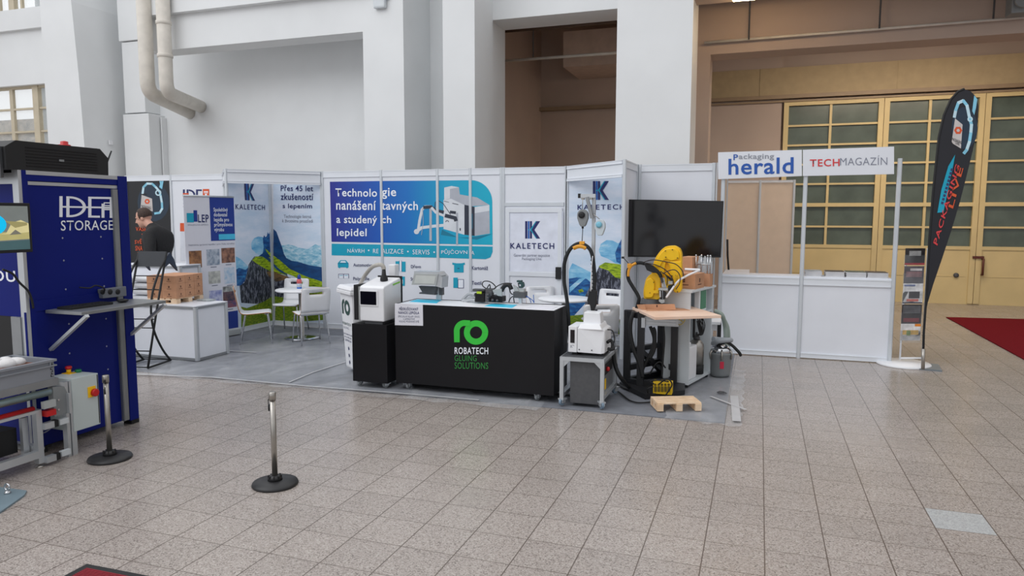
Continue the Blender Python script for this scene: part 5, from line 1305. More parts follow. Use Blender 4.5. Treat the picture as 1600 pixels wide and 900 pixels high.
# shelf cabinet
ang = math.radians(-15)
o0 = G(1075, 609); ax = Vector((math.cos(ang), math.sin(ang), 0)); ay = Vector((-math.sin(ang), math.cos(ang), 0))
wC, dC, hC = .28, .70, W(1085, 449, 'Y', 7.9).z
t = thing('open_cabinet', 'white cabinet open on its right side behind the wooden board', 'cabinet', (o0.x, o0.y, CZ), ang)
def cb_(mb, x0, x1, y0, y1, z0, z1): return mb.box(x0, x1, y0, y1, z0, z1)
cb_(MB(), -wC, 0, 0, .018, .04, hC-CZ).build('front_panel', white_pow, t, local=True)
cb_(MB(), -wC, 0, dC-.018, dC, .04, hC-CZ).build('rear_panel', white_pow, t, local=True)
cb_(MB(), -wC, -wC+.018, .018, dC-.018, .04, hC-CZ).build('side_panel', white_pow, t, local=True)
cb_(MB(), -wC, 0, 0, dC, .03, .055).build('bottom_shelf', white_pow, t, local=True)
cb_(MB(), -wC, 0, .018, dC-.018, .74, .76).build('middle_shelf', white_pow, t, local=True)
cb_(MB(), -wC, .02, -.01, dC+.05, hC-CZ-.022, hC-CZ).build('top_shelf', white_pow, t, local=True)
mb = MB()
for x in (-.04, -wC+.04):
    for y in (.04, dC-.04): mb.lathe((x, y, 0), [(.025,0),(.025,.03)], 12)
mb.build('foot', black_rub, t, local=True)
Mc = WM[t.name]
def inC(x, y, z): return Mc @ Vector((x, y, z))
def inner(name, label, cat, x, y, z, build):
    p = inC(x, y, z); t = thing(name, label, cat, p, ang); build(t); return t
def can(t):
    MB().box(-.09, .06, -.12, .12, 0, .36, None, .02).build('tank', white_pl, t, local=True); MB().lathe((0,0,.36), [(.03,0),(.03,.03),(.01,.035)], 12).build('cap', white_pl, t, local=True)
inner('white_canister', 'white plastic canister standing in the open cabinet beside a steel keg', 'canister', -.085, .20, .056, can)
def keg(t):
    MB().lathe((0,0,0), [(.085,0),(.085,.10)], 24).build('base_ring', black_rub, t, local=True)
    MB().lathe((0,0,0), [(.083,.10),(.083,.30),(.08,.33),(.05,.37),(.03,.38)], 24).build('vessel', steel, t, local=True)
    MB().lathe((0,0,0), [(.035,.38),(.035,.41),(.015,.42),(.012,.46)], 14).build('valve', grey_dk, t, local=True)
inner('steel_keg', 'small steel keg with black base ring in the open cabinet', 'keg', -.10, .50, .056, keg)
def fold(t):
    mb = MB(); mb.tube([(0,-.13,0),(0,-.13,.21),(0,.13,.21),(0,.13,0),(0,-.13,0)], .014, 8); mb.build('tube_frame', black_rub, t, local=True)
    mb = MB(); 
    for k in range(4): mb.tube([(.02,-.1+.05*k,.2),(.04,-.02+.04*k,.1),(.03,.02*k,.0),(.03,-.06+.02*k,.06),(.02,-.1+.03*k,.17)], .005, 6, res=5)
    mb.build('cable', black_rub, t, local=True)
inner('cable_rack', 'black looped tube frame with cables hanging in the open cabinet', 'frame', -.05, .40, .50, fold)
def gb(t):
    mb = MB(); mb.box(-.03, .03, -.115, .115, 0, .26, None, .012); mb.build('case', white_pl, t, local=True)
    MB().box(.03, .034, -.085, .085, .03, .24).build('green_panel', green_pl, t, local=True)
    mb = MB(); mb.tube([(0,.115,.08),(0,.15,.09),(0,.15,.14),(0,.115,.15)], .008, 8); mb.build('handle', black_rub, t, local=True)
inner('white_case', 'white case with green panel on the upper shelf of the cabinet', 'case', -.04, .42, .762, gb)
# cartons on the cabinet
def carton(label, c, w, d, h, rot, marks=True, group=None, name='cardboard_box'):
    t = thing(name, label, 'box', c, rot, group)
    b = MB().box(-w/2, w/2, -d/2, d/2, 0, h).build('carton', card, t, local=True, bevel=.002)
    if marks:
        mb = MB()
        def sq(o, u, v, s): mb.poly([o-u*s-v*s, o+u*s-v*s, o+u*s+v*s, o-u*s+v*s])
        for o, u in ((Vector((0,-d/2-.0008,h*.55)), Vector((1,0,0))), (Vector((w/2+.0008,0,h*.55)), Vector((0,1,0))), (Vector((-w/2-.0008,0,h*.55)), Vector((0,-1,0)))):
            s = h*.13; sq(o+u*-s*.45, u*.35, Vector((0,0,1)), s); sq(o+u*s*.35+Vector((0,0,s*.5)), u*.4, Vector((0,0,.45)), s); sq(o+u*s*.35-Vector((0,0,s*.5)), u*.4, Vector((0,0,.45)), s)
            sq(o-Vector((0,0,h*.28)), u*2.6, Vector((0,0,.22)), s)
        mb.build('printed_mark', card_dk, t, local=True, norm=False)
    return t
p = inC(-.13, .28, hC-CZ)
carton('cardboard box with printed mark on top of the open cabinet, behind the robot', p, .25, .28, .16, ang)
carton('small cardboard box standing behind the marked box on the cabinet', inC(-.215, .56, hC-CZ), .12, .2, .32, ang, False)
t = thing('bottle_rack', 'clear laboratory bottles in a wire rack on the cardboard box', 'rack', inC(-.06, .56, hC-CZ), ang)
lab_glass = mat('clear_bottle', (216,222,226), .1, alpha=.45)
for k in range(3): MB().lathe((-.05+.06*k, 0, .14), [(.026,0),(.026,.12),(.01,.15),(.01,.19)], 14).build('bottle', lab_glass, t, local=True)
mb = MB(); mb.box(-.085, .085, -.05, .05, 0, .14); mb.build('stand_block', card, t, local=True)
mb = MB()
for x in (-.08, -.02, .05, .08): mb.tube([(x, -.03, .14), (x, -.03, .33)], .006, 6); mb.sphere((x, -.03, .335), .011, 8)
mb.tube([(-.09,-.03,.24),(.09,-.03,.24)], .005, 6); mb.build('wire_rods', chrome, t, local=True)
# vacuum and side table at the right edge
vx = G(1119, 592); vz = CZ+.0
t = thing('industrial_vacuum', 'grey vacuum drum with red sticker and black castor wheel', 'vacuum cleaner', (vx.x+.03, vx.y+.12, vz))
o = Vector((vx.x+.03, vx.y+.12, vz))
MB().lathe(o, [(.105,0.0),(.115,.03),(.125,.24),(.13,.25),(.13,.27)], 28).build('drum', grey_md, t)
MB().lathe(o, [(.13,.27),(.12,.31),(.07,.35),(.02,.36)], 28).build('motor_head', chrome, t)
mb = MB(); 
for k in range(6): mb.tube([o+Vector((.13*math.cos(k-2.4), .13*math.sin(k-2.4), .20)), o+Vector((.14*math.cos(k-2.4), .14*math.sin(k-2.4), .26)), o+Vector((.11*math.cos(k-2.4), .11*math.sin(k-2.4), .31))], .012, 6)
mb.build('latch', steel, t)
sa = -1.35
mb = MB(); g = [[o+Vector((.1245*math.cos(sa+.35*i/4-.18), .1245*math.sin(sa+.35*i/4-.18), z)) for i in range(5)] for z in (.10, .18)]
for i in range(4): mb.poly([g[0][i], g[0][i+1], g[1][i+1], g[1][i]])
mb.build('sticker', mat('sticker_crimson', (206,40,70), .4), t)
wv = W(1135, 562, 'Y', o.y+.05)
mb = MB(); mb.tube([(wv.x-.02, o.y+.05, .19), (wv.x+.02, o.y+.05, .19)], .05, 18, smooth=False); mb.bar(o+Vector((.1,0,.28)), (wv.x, o.y+.05, .19), .03, .03); mb.build('castor_wheel', black_rub, t)
mb = MB(); mb.tube([o+Vector((-.03,-.06,.34)), o+Vector((.05,-.1,.40)), o+Vector((.12,-.04,.36)), o+Vector((.2,-.02,.28)), o+Vector((.22,0,.24))], .017, 10, res=5); mb.build('grab_handle', black_rub, t)
mb = MB(); mb.tube([o+Vector((-.08,-.05,.37)), o+Vector((-.02,-.12,.41)), o+Vector((.09,-.08,.42)), o+Vector((.1,.04,.40)), o+Vector((0,.1,.39)), o+Vector((-.08,.0,.41))], .028, 10, res=6); mb.build('hose', mat('hose_light_grey', (158,164,170), .5), t)
t = thing('side_table', 'small white side table with black legs behind the vacuum', 'table', (-.42, 8.75, CZ))
p0, p1 = W(1110, 503, 'Y', 8.6), W(1127, 503, 'Y', 8.6)
MB().box(p0.x-.1, p1.x-.01, 8.6, 9.0, p0.z-.03, p0.z).build('table_top', white_pl, t)
for x in (p0.x-.06, p1.x-.03):
    for y in (8.63, 8.97): MB().box(x-.014, x+.014, y-.014, y+.014, CZ, p0.z-.03).build('leg', black_matt, t)
MB().box(p0.x-.05, p1.x-.05, 8.95, 8.96, .42, p0.z-.03).build('back_panel', white_pl, t)
o = MB(); pt(o, [(1116,486,-.1),(1122,488,-.1),(1129,494,-.1),(1133,510),(1134,530),(1133,548,.04)], 8.55, .026, 10, 5); pt(o, [(1127,492),(1137,512),(1138,540),(1135,556)], 8.6, .022, 10, 5)
o = o.build('vacuum_hose', mat('hose_sage', (150,164,156), .5)); tag(o, 'grey green hose draped over the small side table', 'hose')
mb = MB(); v = G(1127, 618); mb.tube([(v.x+.05*math.cos(k*.9)*(1-.04*k), v.y+.03*math.sin(k*.9), .026+.001*k) for k in range(14)], .006, 6); o = mb.build('wire_coil', grey_dk); tag(o, 'small tangled wire on the film near the right carpet edge', 'wire')

# ------------------------------------------------------------------ left stall: counters, pallet of cartons, bags, racks, man
def info_counter(label, x0, x1, y0, y1, h):
    t = thing('info_counter', label, 'counter', ((x0+x1)/2, (y0+y1)/2, CZ))
    for x in (x0, x1):
        for y in (y0, y1): post(t, x, y, CZ, h-.02, .05, alu)
    mb = MB(); mb.box(x0, x1, y0-.004, y0+.004, CZ+.03, h-.03); mb.build('front_panel', white_panel, t)
    for x in (x0, x1): MB().box(x-.004, x+.004, y0, y1, CZ+.03, h-.03).build('side_panel', white_panel, t)
    MB().box(x0, x1, y1-.004, y1+.004, CZ+.03, h-.03).build('back_panel', white_panel, t)
    mb = MB()
    for z0, z1 in ((CZ, CZ+.03), (h-.04, h-.01)):
        for y in (y0, y1): mb.box(x0, x1, y-.018, y+.018, z0, z1)
        for x in (x0, x1): mb.box(x-.018, x+.018, y0, y1, z0, z1)
    mb.build('aluminium_edge', alu_dark, t)
    MB().box(x0-.02, x1+.02, y0-.02, y1+.02, h-.012, h).build('counter_top', white_panel, t)
    return t
q = G(309, 566); hq = .70
qr = G(350, 559)
info_counter('low white counter with aluminium edges carrying pallet and bags', q.x-2.1, q.x, q.y, q.y+.52, hq)
y2 = 7.75; xA, xB = W(190, 420, 'Y', y2).x, W(281, 420, 'Y', y2).x; h2 = W(240, 413.5, 'Y', y2).z
info_counter('taller white counter in front of the man, behind the low counter', xA, xB, y2, y2+.35, h2)
# pallet with cartons
ptop = W(277, 474, 'Z', hq); ang = math.radians(38)
front = W(276.5, 475, 'Z', hq); rgt = W(318, 467.5, 'Z', hq); lft = W(249, 470.5, 'Z', hq)
e1 = rgt-front; ang = math.atan2(e1.y, e1.x); e1.normalize(); e2 = Vector((-e1.y, e1.x, 0))
wp_, dp_ = (rgt-front).length, max(.2, abs((lft-front).dot(e2)))
pc = front + e1*wp_/2 + e2*dp_/2
pt_ = pallet('miniature_pallet', 'miniature pallet on the low counter under stacked cartons', Matrix.Translation((pc.x, pc.y, hq)) @ Matrix.Rotation(ang, 4, 'Z'), wp_, dp_, .065, pine)
hb_ = .094; wb, db = wp_/3-.004, dp_/2-.004
lv = ['bottom', 'middle', 'top']; cn = [['left end', 'centre', 'right end'], ['rear left', 'rear centre', 'rear right']]
for l in range(3):
    for i in range(3):
        for j in range(2):
            cpos_ = pc + e1*(i-1)*wp_/3 + e2*(j-.5)*dp_/2
            carton('%s carton of the %s layer of the stack on the miniature pallet' % (cn[j][i], lv[l]), (cpos_.x, cpos_.y, hq+.0655+l*(hb_+.001)), wb, db, hb_, ang, True, 'cartons on the miniature pallet', 'small_carton')
# bags
bag_m = mat('white_bag', (216,218,222), .45, var=.04, bump=.4, bscale=9)
for k in range(4):
    p = W(229, 470, 'Z', hq); 
    mb = MB(); mb.smooth = True; n = 12; g = []
    zs = hq+.001+.082*k
    for side in (1, -1):
        g.append([[mb.bm.verts.new((p.x+(i/n-.5)*.44, q.y+.26+(j/n-.5)*.34, zs+.04+side*.0395*(max(0, 1-(2*i/n-1)**4)*max(0, 1-(2*j/n-1)**4))**.5)) for j in range(n+1)] for i in range(n+1)])
    for s_ in range(2):
        for i in range(n):
            for j in range(n): mb.face([g[s_][i][j], g[s_][i+1][j], g[s_][i+1][j+1], g[s_][i][j+1]])
    bmesh.ops.remove_doubles(mb.bm, verts=mb.bm.verts, dist=.0004)
    o = mb.build('granulate_bag', bag_m); tag(o, ['lowest white bag', 'second white bag from the bottom', 'third white bag from the bottom', 'topmost white bag'][k]+' in the pile on the low counter', 'bag', 'white bags on the low counter')
o = MB(); v = W(322, 470, 'Z', hq); o.cbox((v.x, v.y, hq+.012), (.20, .12, .022), Matrix.Identity(4), .006); o = o.build('plastic_pouch', mat('pouch_grey', (176,184,186), .3, var=.2, scale=20)); tag(o, 'flat grey pouch on the low counter right of the cartons', 'pouch')

# folding literature racks
gA, gB, gC = G(231, 574), G(266, 562), G(215, 564)
ru = (gB-gA); ru.z = 0; ruL = ru.length; ru.normalize(); rw = Vector((-ru.y, ru.x, 0)); rwL = abs((gC-gA).dot(rw))
def rack(label, org):
    t = thing('literature_rack', label, 'brochure rack', org, math.atan2(ru.y, ru.x))
    r = .013; k = ruL/36
    def lean(p): return [(k*(u+6.2*z), z) for u, z in p]
    rail_p = lean(((0,.0),(14,.68),(29,1.33)))
    curve_p = lean(((36,.0),(23,.16),(10,.40),(5,.62),(6,.82),(12,1.0),(22,1.18),(32,1.29)))
    for s in (0, rwL):
        mb = MB(); mb.tube([(u, s, z+.012) for u, z in rail_p], r, 8); mb.build('back_rail', black_matt, t, local=True)
        mb = MB(); mb.tube([(u, s, z+.012) for u, z in curve_p], r, 8, res=5); mb.build('curved_leg', black_matt, t, local=True)
        mb = MB(); mb.tube([(0, s, .014), (k*36, s, .014)], r, 8); mb.build('foot', black_matt, t, local=True)
        u = k*40; mb = MB(); mb.prism([(u-.10, s-.012, 1.16), (u+.02, s-.012, 1.21), (u+.17, s-.012, 1.10), (u+.10, s-.012, 1.25), (u+.02, s-.012, 1.335), (u-.05, s-.012, 1.29)], (0,.024,0)); mb.build('end_wing', mat('rack_wing', (36,46,66), .5), t, local=True)
    for u, z in ((0,.02),(36,.02),(4,.20),(9.5,.46),(11.6,.56),(19,.90),(22.5,1.06)): MB().tube([((u+6.2*z)*k, 0, z), ((u+6.2*z)*k, rwL, z)], .007, 6).build('cross_bar', black_matt, t, local=True)
    a0, a1 = (k*32.5, 1.17), (k*37.2, 1.33)
    MB().prism([(a0[0]-.01, 0, a0[1]), (a0[0]+.01, 0, a0[1]), (a1[0]+.01, 0, a1[1]+.02), (a1[0]-.01, 0, a1[1]+.02)], (0, rwL, 0)).build('header_panel', mat('rack_panel', (44,48,54), .6), t, local=True)
    return t
rk = rack('black folding literature rack in front of the low white counter', Vector((gA.x*.978, gA.y*.978, CZ)))
dup(rk, (gA.x-.66, gA.y-.10, CZ), rk.rotation_euler[2], 'black literature rack mostly hidden behind the blue machine')
# roll-up banner
bR = Vector((-7.43, 8.80, CZ)); da = math.radians(9); bL = bR-Vector((math.sin(da), math.cos(da), 0))*.86
t = thing('roll_up_banner', 'tall roll-up banner with blue corner and glue sample pictures', 'banner', (bR+bL)/2)
nn = Vector((math.cos(da), -math.sin(da), 0))
def ban(u, z, off=.0): return bL.lerp(bR, u)+nn*off+Vector((0,0,z))
mb = MB(); mb.prism([ban(0,0,-.06), ban(1,0,-.06), ban(1,0,.06), ban(0,0,.06)], (0,0,.09)); mb.build('base', grey_lt, t, bevel=.01)
BH = 2.06
mb = MB(); mb.prism([ban(0,.09,-.002), ban(1,.09,-.002), ban(1,BH,-.002), ban(0,BH,-.002)], nn*.004); mb.build('banner_sheet', mat('banner_white', (218,219,228), .5, var=.01), t)
mb = MB(); mb.tube([ban(0,BH,0), ban(1,BH,0)], .015, 10); mb.build('top_rail', alu, t)
ms = []; mb = MB()
def bq(u0, z0, u1, z1, m, off=.0035):
    if m not in ms: ms.append(m)
    mb.m(ms.index(m)); mb.poly([ban(u0,z0,off), ban(u1,z0,off), ban(u1,z1,off), ban(u0,z1,off)])
sb = mat('banner_blue', (22,52,140), .5, var=.03)
bq(.50, 1.42, 1, BH-.01, sb); bq(.66, 1.435, 1, 1.515, mat('banner_cyan', (70,190,226), .5), .004); bq(0, .10, 1, .36, sb)
bq(.05, 1.69, .18, 1.82, teal, .004); bq(.18, 1.70, .25, 1.86, sb, .004)
pics = [(.06,1.05,.30,1.29,'boxes',(176,124,78),(94,58,36)),(.40,1.07,.66,1.30,'vehicles',(196,204,214),(110,128,150)),(.70,1.09,.98,1.31,'wood',(170,122,98),(70,44,40)),(.08,.78,.28,1.0,'line_art',(206,208,216),(178,172,178)),(.42,.80,.66,.98,'envelopes',(206,208,200),(150,152,150)),(.74,.78,.96,1.02,'bottle',(214,218,228),(150,186,214)),(.08,.46,.30,.70,'fabric',(120,116,120),(60,58,64)),(.42,.50,.68,.70,'sheet',(206,210,232),(120,130,190)),(.70,.52,.98,.74,'metal',(190,192,190),(84,88,90)),(.70,.42,.98,.66,'textile',(160,86,80),(70,74,120))]
for x0, z0, x1, z1, nm, c1, c2 in pics: bq(x0, z0, x1, z1, mat('picture_'+nm, c1, .5, scale=16, col2=c2), .004)
for x0, z0, x1, z1, nm, c1, c2 in pics: bq((x0+x1)/2-.06, z0-.035, (x0+x1)/2+.06, z0-.022, inkgrey, .004)
mb.build('banner_print', ms, t, norm=False)
def btx(body, u0, u1, z0, z1, m, bold, al='LEFT'): o = ban(u0, z0, .006); return lettering_at('lettering', body, t, o, ban(u1, z0, .006)-o, ban(u0, z1, .006)-o, m, bold, al)
btx('LEP', .26, .47, 1.69, 1.80, navy, .03); btx('SPOLEHLIVÁ LEPIDLA', .06, .46, 1.645, 1.67, inkgrey, 0)
btx('Spolehlivý\ndodavatel\nlepidla pro\nprůmyslovou\nvýrobu', .57, .95, 1.54, 1.90, inkwhite, .012)
btx('Nabízíme správné lepidlo i pro Vaše výrobky', .06, .98, 1.355, 1.385, inkgrey, 0)
# ------------------------------------------------------------------ the man behind the counters
def eval_mesh(o):
    bpy.context.view_layer.update()
    return bpy.data.meshes.new_from_object(o.evaluated_get(bpy.context.evaluated_depsgraph_get()))
def skin_mesh(verts, edges, radii, sub=2):
    me = bpy.data.meshes.new('s'); me.from_pydata([tuple(v) for v in verts], edges, [])
    o = bpy.data.objects.new('s', me); C.objects.link(o)
    m = o.modifiers.new('k', 'SKIN'); m.use_smooth_shade = True
    for i, r in enumerate(radii):
        sv = me.skin_vertices[0].data[i]; sv.radius = (r, r) if isinstance(r, (int, float)) else r
    me.skin_vertices[0].data[0].use_root = True
    s = o.modifiers.new('s', 'SUBSURF'); s.levels = sub; s.render_levels = sub
    out = eval_mesh(o); bpy.data.objects.remove(o); return out
YMn = 8.45
def mp(px, py, dy=0): v = W(px, py, 'Y', YMn); return Vector((v.x, YMn+dy, v.z))
hip = mp(248, 432); hip.z = 1.0
chest = mp(246, 380); neck = mp(236, 353); headc = mp(224.5, 341)
shN, shF = mp(249, 369, -.19), mp(246, 369, .19)
elN, elF = mp(256, 396, -.25), mp(233, 398, .24)
haN, haF = mp(265, 409, -.22), mp(216, 410, .10)
t = thing('person', 'man in black zip jacket leaning forward behind the counters at left', 'person', (hip.x, YMn, CZ))
hl = Vector((hip.x, YMn-.09, .96)); hr = Vector((hip.x, YMn+.09, .96))
kn = [Vector((hip.x-.05, YMn-.11, .52)), Vector((hip.x-.02, YMn+.11, .52))]; an = [Vector((hip.x+.02, YMn-.12, .127)), Vector((hip.x+.08, YMn+.12, .127))]; to = [a+Vector((-.17,-.03,-.055)) for a in an]
bv = [hip, hip.lerp(chest, .5), chest, neck, headc+Vector((.0,0,-.02)), shN, elN, haN, shF, elF, haF, hl, kn[0], an[0], to[0], hr, kn[1], an[1], to[1]]
be = [(0,1),(1,2),(2,3),(3,4),(2,5),(5,6),(6,7),(2,8),(8,9),(9,10),(0,11),(11,12),(12,13),(13,14),(0,15),(15,16),(16,17),(17,18)]
br = [.14,.12,.14,.062,.07,.07,.045,.03,.07,.045,.03,.10,.06,.045,.04,.10,.06,.045,.04]
me = skin_mesh(bv, be, br)
bm = bmesh.new(); bm.from_mesh(me)
hm = MB(); hm.bm.free(); hm.bm = bm; hm.smooth = True
fwd = Vector((-.90, -.30, -.34)).normalized(); rt = fwd.cross(Vector((0,0,1))).normalized(); up = rt.cross(fwd)
MH = Matrix((rt, fwd, up)).transposed().to_4x4()
def hp(x, y, z): return headc + (rt*x + fwd*y + up*z)*1.14
hm.sphere(hp(0,-.015,.03), .114, 18, (.80,1.0,.98), MH)
hm.sphere(hp(0,.025,-.045), .114, 16, (.62,.72,.80), MH)
hm.sphere(hp(0,.065,-.085), .04, 10, (1,.9,.7), MH)
hm.tube([hp(0,.085,.025), hp(0,.115,-.025), hp(0,.088,-.035)], .014, 8, radii=[.009,.018,.012])
for s_ in (-1, 1):
    hm.sphere(hp(s_*.078,-.015,-.01), .033, 10, (.35,.7,1), MH)
    hm.sphere(hp(s_*.034,.078,.03), .018, 8, (1.3,.5,.6), MH)
hm.sphere(hp(0,.085,-.06), .02, 8, (1.4,.5,.35), MH)
def hand(hm, w, d, side):
    d = d.normalized(); u = Vector((0,1,0))*side; n = d.cross(u).normalized(); u = n.cross(d)
    hm.sphere(w+d*.045, .045, 10, (1,.85,.45), Matrix((d, u, n)).transposed().to_4x4())
    for i, L in enumerate((.068,.078,.072,.056)):
        b = w+d*.08+u*(.03-.02*i); hm.tube([b-d*.03, b+d*L*.4+n*.004, b+d*L*.75-n*.012, b+d*L*.95-n*.03], .0095, 8, res=2, radii=[.0105,.010,.009,.007])
    b = w+d*.03+u*.035; hm.tube([b-u*.01, b+u*.03+d*.02, b+u*.038+d*.055-n*.012], .011, 8, res=2, radii=[.012,.0115,.008])
hand(hm, haN, (haN-elN)*.5+Vector((0,0,-.1)), 1); hand(hm, haF, (haF-elF), -1)
me2 = bpy.data.meshes.new('body'); bm.to_mesh(me2); bm.free()
o = bpy.data.objects.new('b', me2); C.objects.link(o)
m = o.modifiers.new('r', 'REMESH'); m.mode = 'VOXEL'; m.voxel_size = .0095; m.use_smooth_shade = True
m = o.modifiers.new('s', 'SMOOTH'); m.iterations = 2
me3 = eval_mesh(o); bpy.data.objects.remove(o)
def adopt(name, me, m, parent):
    me.name = name; me.transform(WM[parent.name].inverted()); me.materials.clear(); me.materials.append(m)
    o = bpy.data.objects.new(name, me); C.objects.link(o); o.parent = parent; WM[o.name] = WM[parent.name].copy(); return o
adopt('body', me3, skin, t)
jv = [hip+Vector((0,0,-.02)), hip.lerp(chest, .5), chest, neck+Vector((.03,0,-.03)), shN, elN, haN.lerp(elN, .15), shF, elF, haF.lerp(elF, .15), neck.lerp(headc, .30)+Vector((.02,0,-.01))]
adopt('jacket', skin_mesh(jv, [(0,1),(1,2),(2,3),(2,4),(4,5),(5,6),(2,7),(7,8),(8,9),(3,10)], [.17,.165,.16,.10,.115,.08,.055,.115,.08,.055,.085]), jacket_m, t)
adopt('trousers', skin_mesh([hip+Vector((0,0,.02)), hl, kn[0], an[0]+Vector((0,0,.02)), hr, kn[1], an[1]+Vector((0,0,.02))], [(0,1),(1,2),(2,3),(0,4),(4,5),(5,6)], [.16,.125,.085,.075,.125,.085,.075]), trouser_m, t)
mb = MB(); mb.smooth = True
for a_, b_ in zip(an, to): mb.tube([a_+Vector((.07,0,-.055)), a_+Vector((0,0,-.05)), b_+Vector((-.03,0,-.0))], .05, 10, radii=[.045,.052,.035])
mb.build('shoe', black_matt, t)
# hair: cap over the rear upper skull
mb = MB(); mb.smooth = True
n1, n2 = 14, 20; g = []
for i in range(n1+1):
    row = []
    for k in range(n2):
        th = PI*.62*i/n1; ph_ = 2*PI*k/n2
        y = -math.sin(th)*math.cos(ph_); x = math.sin(th)*math.sin(ph_); z = math.cos(th)
        y2 = y*1.0 - z*.0
        s_ = 1.045 if not (y2 > .45 and z < .78) else .93
        row.append(mb.bm.verts.new(hp(x*.082*s_, -.018+y2*.102*s_, .033+z*.100*s_)))
    g.append(row)
for i in range(n1):
    for k in range(n2): mb.face([g[i][k], g[i][(k+1) % n2], g[i+1][(k+1) % n2], g[i+1][k]])
mb.build('hair', hair_m, t)
# ------------------------------------------------------------------ blue storage machine
MX, MY0, MY1, MH_ = -5.10, 3.80, 4.70, 2.13
t = thing('storage_machine', 'tall blue storage machine with white logo on its side', 'machine', (-5.7, 4.25, 0))
mb = MB(); mb.box(-6.4, MX-.012, MY0+.012, MY1, .05, MH_-.03); body = mb.build('body', blue_m, t)
PM = ('X', MX)
def mxf(x0, x1, y0, y1, off0, off1):    # slab on the logo side, photo pixels for a vertical strip
    pass
def ypx(px, py=450): return W(px, py, 'X', MX).y
def zpx(px, py): return W(px, py, 'X', MX).z
mb = MB(); mb.box(MX-.012, MX, ypx(43,380), ypx(186,380), zpx(120,470), zpx(120,292)); mb.build('logo_panel', blue_m, t, bevel=.002)
mb = MB(); mb.box(MX-.012, MX+.004, ypx(50,650), ypx(180,600), .06, zpx(120,478)); mb.build('lower_panel', blue_m, t)
mb = MB(); mb.box(MX-.012, MX+.012, ypx(40,280), ypx(190,280), zpx(120,286), MH_-.03); mb.build('top_rail', blue_m, t)
mb = MB(); mb.box(MX-.012, MX+.012, ypx(45,470), ypx(180,470), zpx(120,478), zpx(120,462)); mb.build('middle_rail', blue_m, t)
# aluminium profiles
mb = MB()
mb.box(MX-.05, MX+.01, MY0-.02, MY0+.05, .03, MH_+.02); mb.build('corner_profile', alu, t)
mb = MB(); mb.box(MX-.02, MX+.012, ypx(38,400)+.01, ypx(46,400)+.015, .05, MH_); mb.build('corner_strip', blue_m, t)
ya_, yb2_ = ypx(181, 450), ypx(190, 450)
mb = MB(); mb.box(MX-.02, MX+.014, ya_, yb2_, .05, zpx(185,296)); mb.box(MX+.014, MX+.018, ya_+.005, ya_+.012, .05, zpx(185,296)); mb.build('side_profile', alu_dark, t)
mb = MB(); mb.box(MX-.06, MX+.02, yb2_+.002, MY1+.02, .04, MH_); mb.build('edge_cover', blue_m, t)
mb = MB(); mb.box(MX-.01, MX+.016, ypx(38,266), ypx(186,274), MH_-.03, MH_); mb.box(MX-.01, MX+.008, ypx(42,292), ypx(182,292), zpx(120,292), zpx(120,287)); mb.build('top_profile', alu, t)
for a_ in ((MX-.08, MX+.01, MY1-.05, MY1+.03), (MX-.08, MX, MY0, MY0+.08), (-6.35, -6.25, MY0+.05, MY1)): MB().box(*a_, 0, .05).build('foot', black_matt, t)
# small plus marks (rivets)
mb = MB()
for px, py in ((97,372),(157,370),(99,407),(159,404),(102,452),(162,447),(107,506),(165,498),(108,552),(166,541),(168,577)):
    v = onp(px, py, PM, .005)
    for w, h in ((.014,.004),(.004,.014)): mb.box(MX+.0042, MX+.006, v.y-w/2, v.y+w/2, v.z-h/2, v.z+h/2)
mb.build('rivet_marks', inklg, t)
def fb(pts): # logo unit box to pixels
    return [(92.5+x*.83+ (0), 306.5+y*.525+x*.83*.018) for x, y in pts]
def idea_white(f):
    l = []
    for r in ([0,0,6,62],[13,0,19,62]): l.append((inkwhite, f(R_(*r))))
    l += [(inkwhite, f(q)) for q in ring_pts(19, 31, 25, 31, -PI/2, PI/2, 16)]
    for r in ([54,0,76,6],[54,56,76,62],[54,0,60,62]): l.append((inkwhite, f(R_(*r))))
    for r in ([79,20,84.5,62],[94.5,0,100,62],[74,0,100,6],[83,16,97,19],[83,24,97,27],[83,16,85,27]): l.append((inkwhite, f(R_(*r))))
    for r in ([0,29,100,34],[79,35,96,39]): l.append((inkwhite, f(R_(*r))))
    return l
art('logo', t, PM, idea_white(fb), off=.002)
T('lettering', 'STORAGE', t, PM, 94.5, 176, 344.5, 360.5, inkwhite, .004, -.018, off=.004)
# front end, a black plate in place of the shaded opening
PFm = ('Y', MY0)
mb = MB(); mb.box(-6.4, MX-.05, MY0-.004, MY0+.012, 1.05, MH_-.08); fp_ = mb.build('front_panel', blue_m, t)
mb = MB(); mb.box(-6.4, MX-.05, MY0-.02, MY0+.03, MH_-.10, MH_-.02); mb.build('front_profile', alu, t)
mb = MB(); mb.box(-6.4, MX-.05, MY0-.002, MY0+.012, .5, 1.05); mb.build('opening_shade_plate', black_matt, t)  # black plate painted as the shade inside the opening
mb = MB(); mb.box(MX-.16, MX-.09, MY0-.02, MY0, .6, 1.05); mb.box(MX-.09, MX-.05, MY0-.03, MY0, .6, 1.05); mb.build('guide_profile', alu_dark, t)
zz = W(12, 432, 'Y', MY0-.006).z
x1_ = W(24, 432, 'Y', MY0-.006).x
o_ = Vector((x1_-.62, MY0-.006, zz-.04)); lettering_at('lettering', 'SKLADU', fp_, o_, Vector((.62,0,0)), Vector((0,0,.085)), inkwhite, .02)
